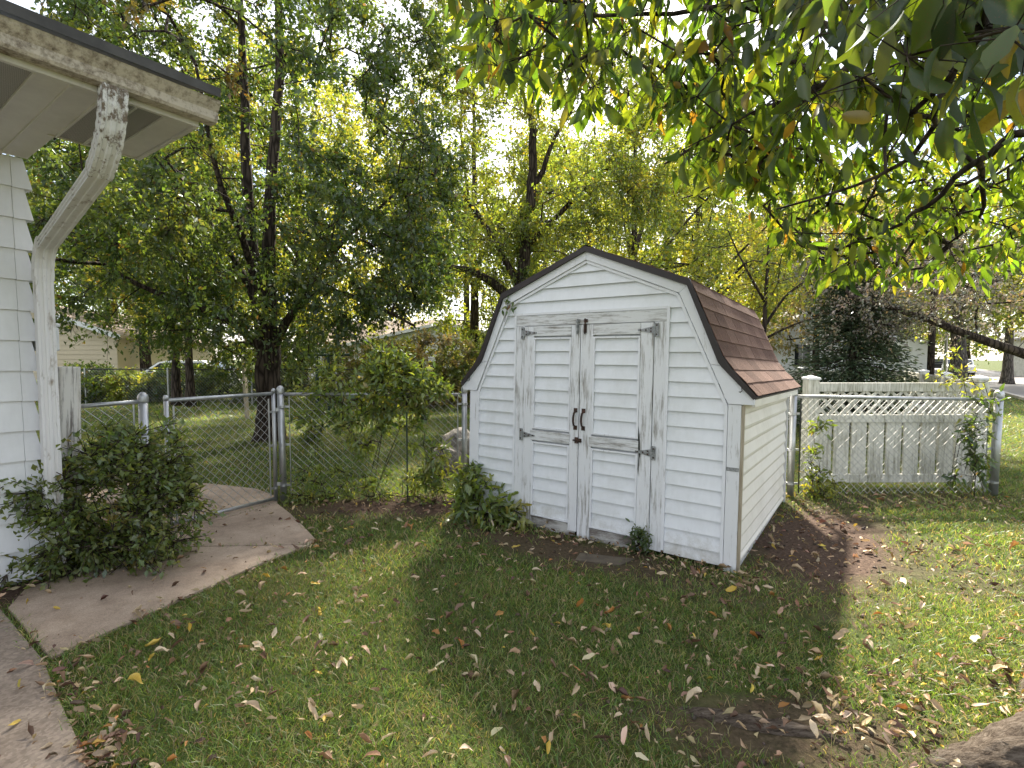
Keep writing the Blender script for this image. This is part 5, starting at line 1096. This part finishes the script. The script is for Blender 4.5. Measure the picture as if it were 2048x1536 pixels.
LP += drift(260, [(-.3, 4.85), (.5, 4.25), (1.55, 3.5)], .12)
LP += drift(330, [(1.75, 3.6), (2.5, 4.2), (3.1, 5.3)], .28)
LP += drift(130, [(3.3, 5.4), (4.4, 5.35), (5.4, 5.5)], .18)
LP += drift(60, [(-3.35, 3.3), (-3.0, 3.35), (-2.9, 3.6)], .10)
x, y = scatter(3800, 1.4, 5.4, 1.5); LP += list(zip(x, y)); x, y = scatter(500, 5.8, 15, 1.2); LP += list(zip(x, y))
x, y = scatter(220, 1.5, 4.2, 1.4); LP += [(abs(a)*.9+.2, b) for a, b in zip(x, y)]
LP = np.array(LP); keep = np.ones(len(LP), bool)
for pl in [shed_poly, house_poly]: keep &= ~inside(pl, LP[:, 0], LP[:, 1])
LP = LP[keep]; onpath = np.zeros(len(LP), bool)
for pl in slabs: onpath |= inside(pl, LP[:, 0], LP[:, 1])
edge = rng.random(len(LP)) < .25; k2 = ~onpath | edge; LP, onpath = LP[k2], onpath[k2]
n = len(LP); P = np.stack([LP[:, 0], LP[:, 1], np.where(onpath, .021, rng.uniform(.004, .035, n))], 1)
rf_ = [SM @ Vector((1.3+q_*.82, rng.uniform(.1, 2.4), 2.478-(q_*.82+.05)*.402+.012)) for q_ in rng.random(34)]; P = np.concatenate([P, np.array([tuple(q_) for q_ in rf_])]); n = len(P); a = rng.uniform(0, 6.28, n); Dv = np.stack([np.cos(a), np.sin(a), rng.normal(0, .28, n)], 1); Nv = rng.normal(0, .5, (n, 3)); Nv[:, 2] += 1; Ls = .014+.056*rng.random(n)**1.9
DRY = [(4, (.40, .29, .18)), (3, (.50, .39, .26)), (4, (.22, .135, .08)), (3, (.11, .062, .04)), (.4, (.5, .36, .07)), (.6, (.36, .18, .06))]
V, T, k = shaped_leaves(P, Dv, Nv, Ls, CV, rng); o = link('leaf_litter', np_mesh('leaf_litter', V, T, np.repeat(palette(n, DRY, rng), k, 0), smooth=True), 'litter'); tag(o, 'small dry leaf litter drifted over lawn, path edges and bare soil', 'leaf litter', kind='stuff')
# the larger fallen leaves, one by one
KIND = [('dry_tan', 'pale tan curled leaf fallen on the grass', 'tan fallen leaves', .60), ('dry_brown', 'dark brown shrivelled leaf fallen on the ground', 'brown fallen leaves', .24), ('dry_yellow', 'yellow leaf fallen on the grass', 'yellow fallen leaves', .08), ('dry_orange', 'orange-brown leaf fallen on the ground', 'orange fallen leaves', .08)]
FM = {}
for kname, *_ in KIND:
    for s_i in range(14):
        v, t = rich_leaf(900+s_i, random.uniform(.16, .28), random.uniform(0, .6), random.uniform(-.5, 3.2), random.uniform(-1.5, 1.5), random.uniform(.025, .075)); v = v*np.array([1, 1, 1]); v[:, 2] -= np.percentile(v[:, 2], 12); me = np_mesh('fallen_leaf', v, t, smooth=True); me.materials.append(MATS[kname]); FM[(kname, s_i)] = me
spots = [tuple(G(*q)[:2]) for q in ((880, 1315), (1060, 1268), (60, 1305), (665, 1455), (745, 1507), (335, 1285), (380, 1275), (785, 1210), (768, 1222), (1400, 1415), (1390, 1355), (1095, 1525), (1010, 1520), (1300, 1500), (1620, 1290), (490, 1440), (545, 1105), (305, 1168), (300, 1210), (360, 1200), (430, 1085), (1830, 1415), (1885, 1465), (640, 1240), (330, 1455), (1240, 1450))]
def where(x, y, onp):
    if onp: return 'lying on the concrete walk'
    q = np.array([x, y, 0])-np.array(so); u_, v_ = -(q@dl), q@dsh
    if x > .55 and y < 2.5: return 'beside the surface tree root'
    if u_ > 2.5 and v_ > -.6: return 'beside the shed side wall'
    if -.2 < u_ <= 2.7 and v_ > -.7: return 'at the foot of the shed doors'
    if min(math.hypot(x-a, y-b) for a, b in ((-2.37, 2.5), (-2.28, 2.78), (-2.03, 3.4), (-1.75, 4.0), (-1.9, 2.1), (-1.5, 1.8))) < .5: return 'in the grass edging the concrete walk'
    if y > 4.2: return 'below the vine-covered fence'
    return 'out on the open lawn'
cnt = 0
while cnt < 300:
    if cnt < len(spots): x, y = spots[cnt]
    else:
        xx, yy = scatter(1, 1.45, 4.6, 1.15); x, y = float(xx[0]), float(yy[0])
    ar = np.array([x]), np.array([y])
    if any(inside(pl, *ar)[0] for pl in [shed_poly, house_poly]): continue
    onp = any(inside(pl, *ar)[0] for pl in slabs)
    if onp and cnt >= len(spots) and rng.random() < .93: continue
    u = rng.random(); acc = 0
    for kname, lab, grp, p_ in KIND:
        acc += p_
        if u <= acc: break
    o = bpy.data.objects.new('fallen_leaf', FM[(kname, int(rng.integers(14)))]); COL.objects.link(o); L = .042+.055*rng.random()**1.5
    o.location = (x, y, .0215 if onp else rng.uniform(.018, .045)); o.scale = (L, L, L*rng.uniform(.8, 1.3)); o.rotation_euler = (rng.normal(0, .08 if onp else .28), rng.normal(0, .08 if onp else .28), rng.uniform(0, 6.28)); wl = where(x, y, onp); tag(o, ('large ' if L > .065 else 'small ')+lab.split(' fallen')[0]+' '+wl, 'leaf', ('large ' if L > .065 else 'small ')+grp+' '+wl); cnt += 1

# clods of earth and fallen twigs on the bare patches
n = 5200; x = rng.uniform(-2.6, 4.9, n); y = rng.uniform(1.6, 5.9, n); dm = dirt_mask(x, y); kp = (rng.random(n) < dm*.9)
for pl in slabs+[shed_poly, house_poly]: kp &= ~inside(pl, x, y)
x, y = x[kp], y[kp]; n = len(x); r_ = .004+.016*rng.random(n)**3; oct_ = np.array([[1, 0, 0], [-1, 0, 0], [0, 1, 0], [0, -1, 0], [0, 0, .8], [0, 0, -.8]])*1.0
V = np.stack([x, y, r_*.25], 1)[:, None]+(oct_[None]*rng.uniform(.6, 1.35, (n, 6, 1)))*r_[:, None, None]; ft_ = np.array([[0, 2, 4], [2, 1, 4], [1, 3, 4], [3, 0, 4], [2, 0, 5], [1, 2, 5], [3, 1, 5], [0, 3, 5]])
T = (np.arange(n)[:, None, None]*6+ft_[None]).reshape(-1, 3); cl = link('soil_clods', np_mesh('soil_clods', V.reshape(-1, 3), T, np.repeat(palette(n, [(3, (.07, .047, .035)), (2, (.12, .085, .062)), (1, (.17, .13, .1))], rng), 8, 0), smooth=True), 'litter'); tag(cl, 'crumbs of brown earth on the bare patches', 'soil', kind='stuff')
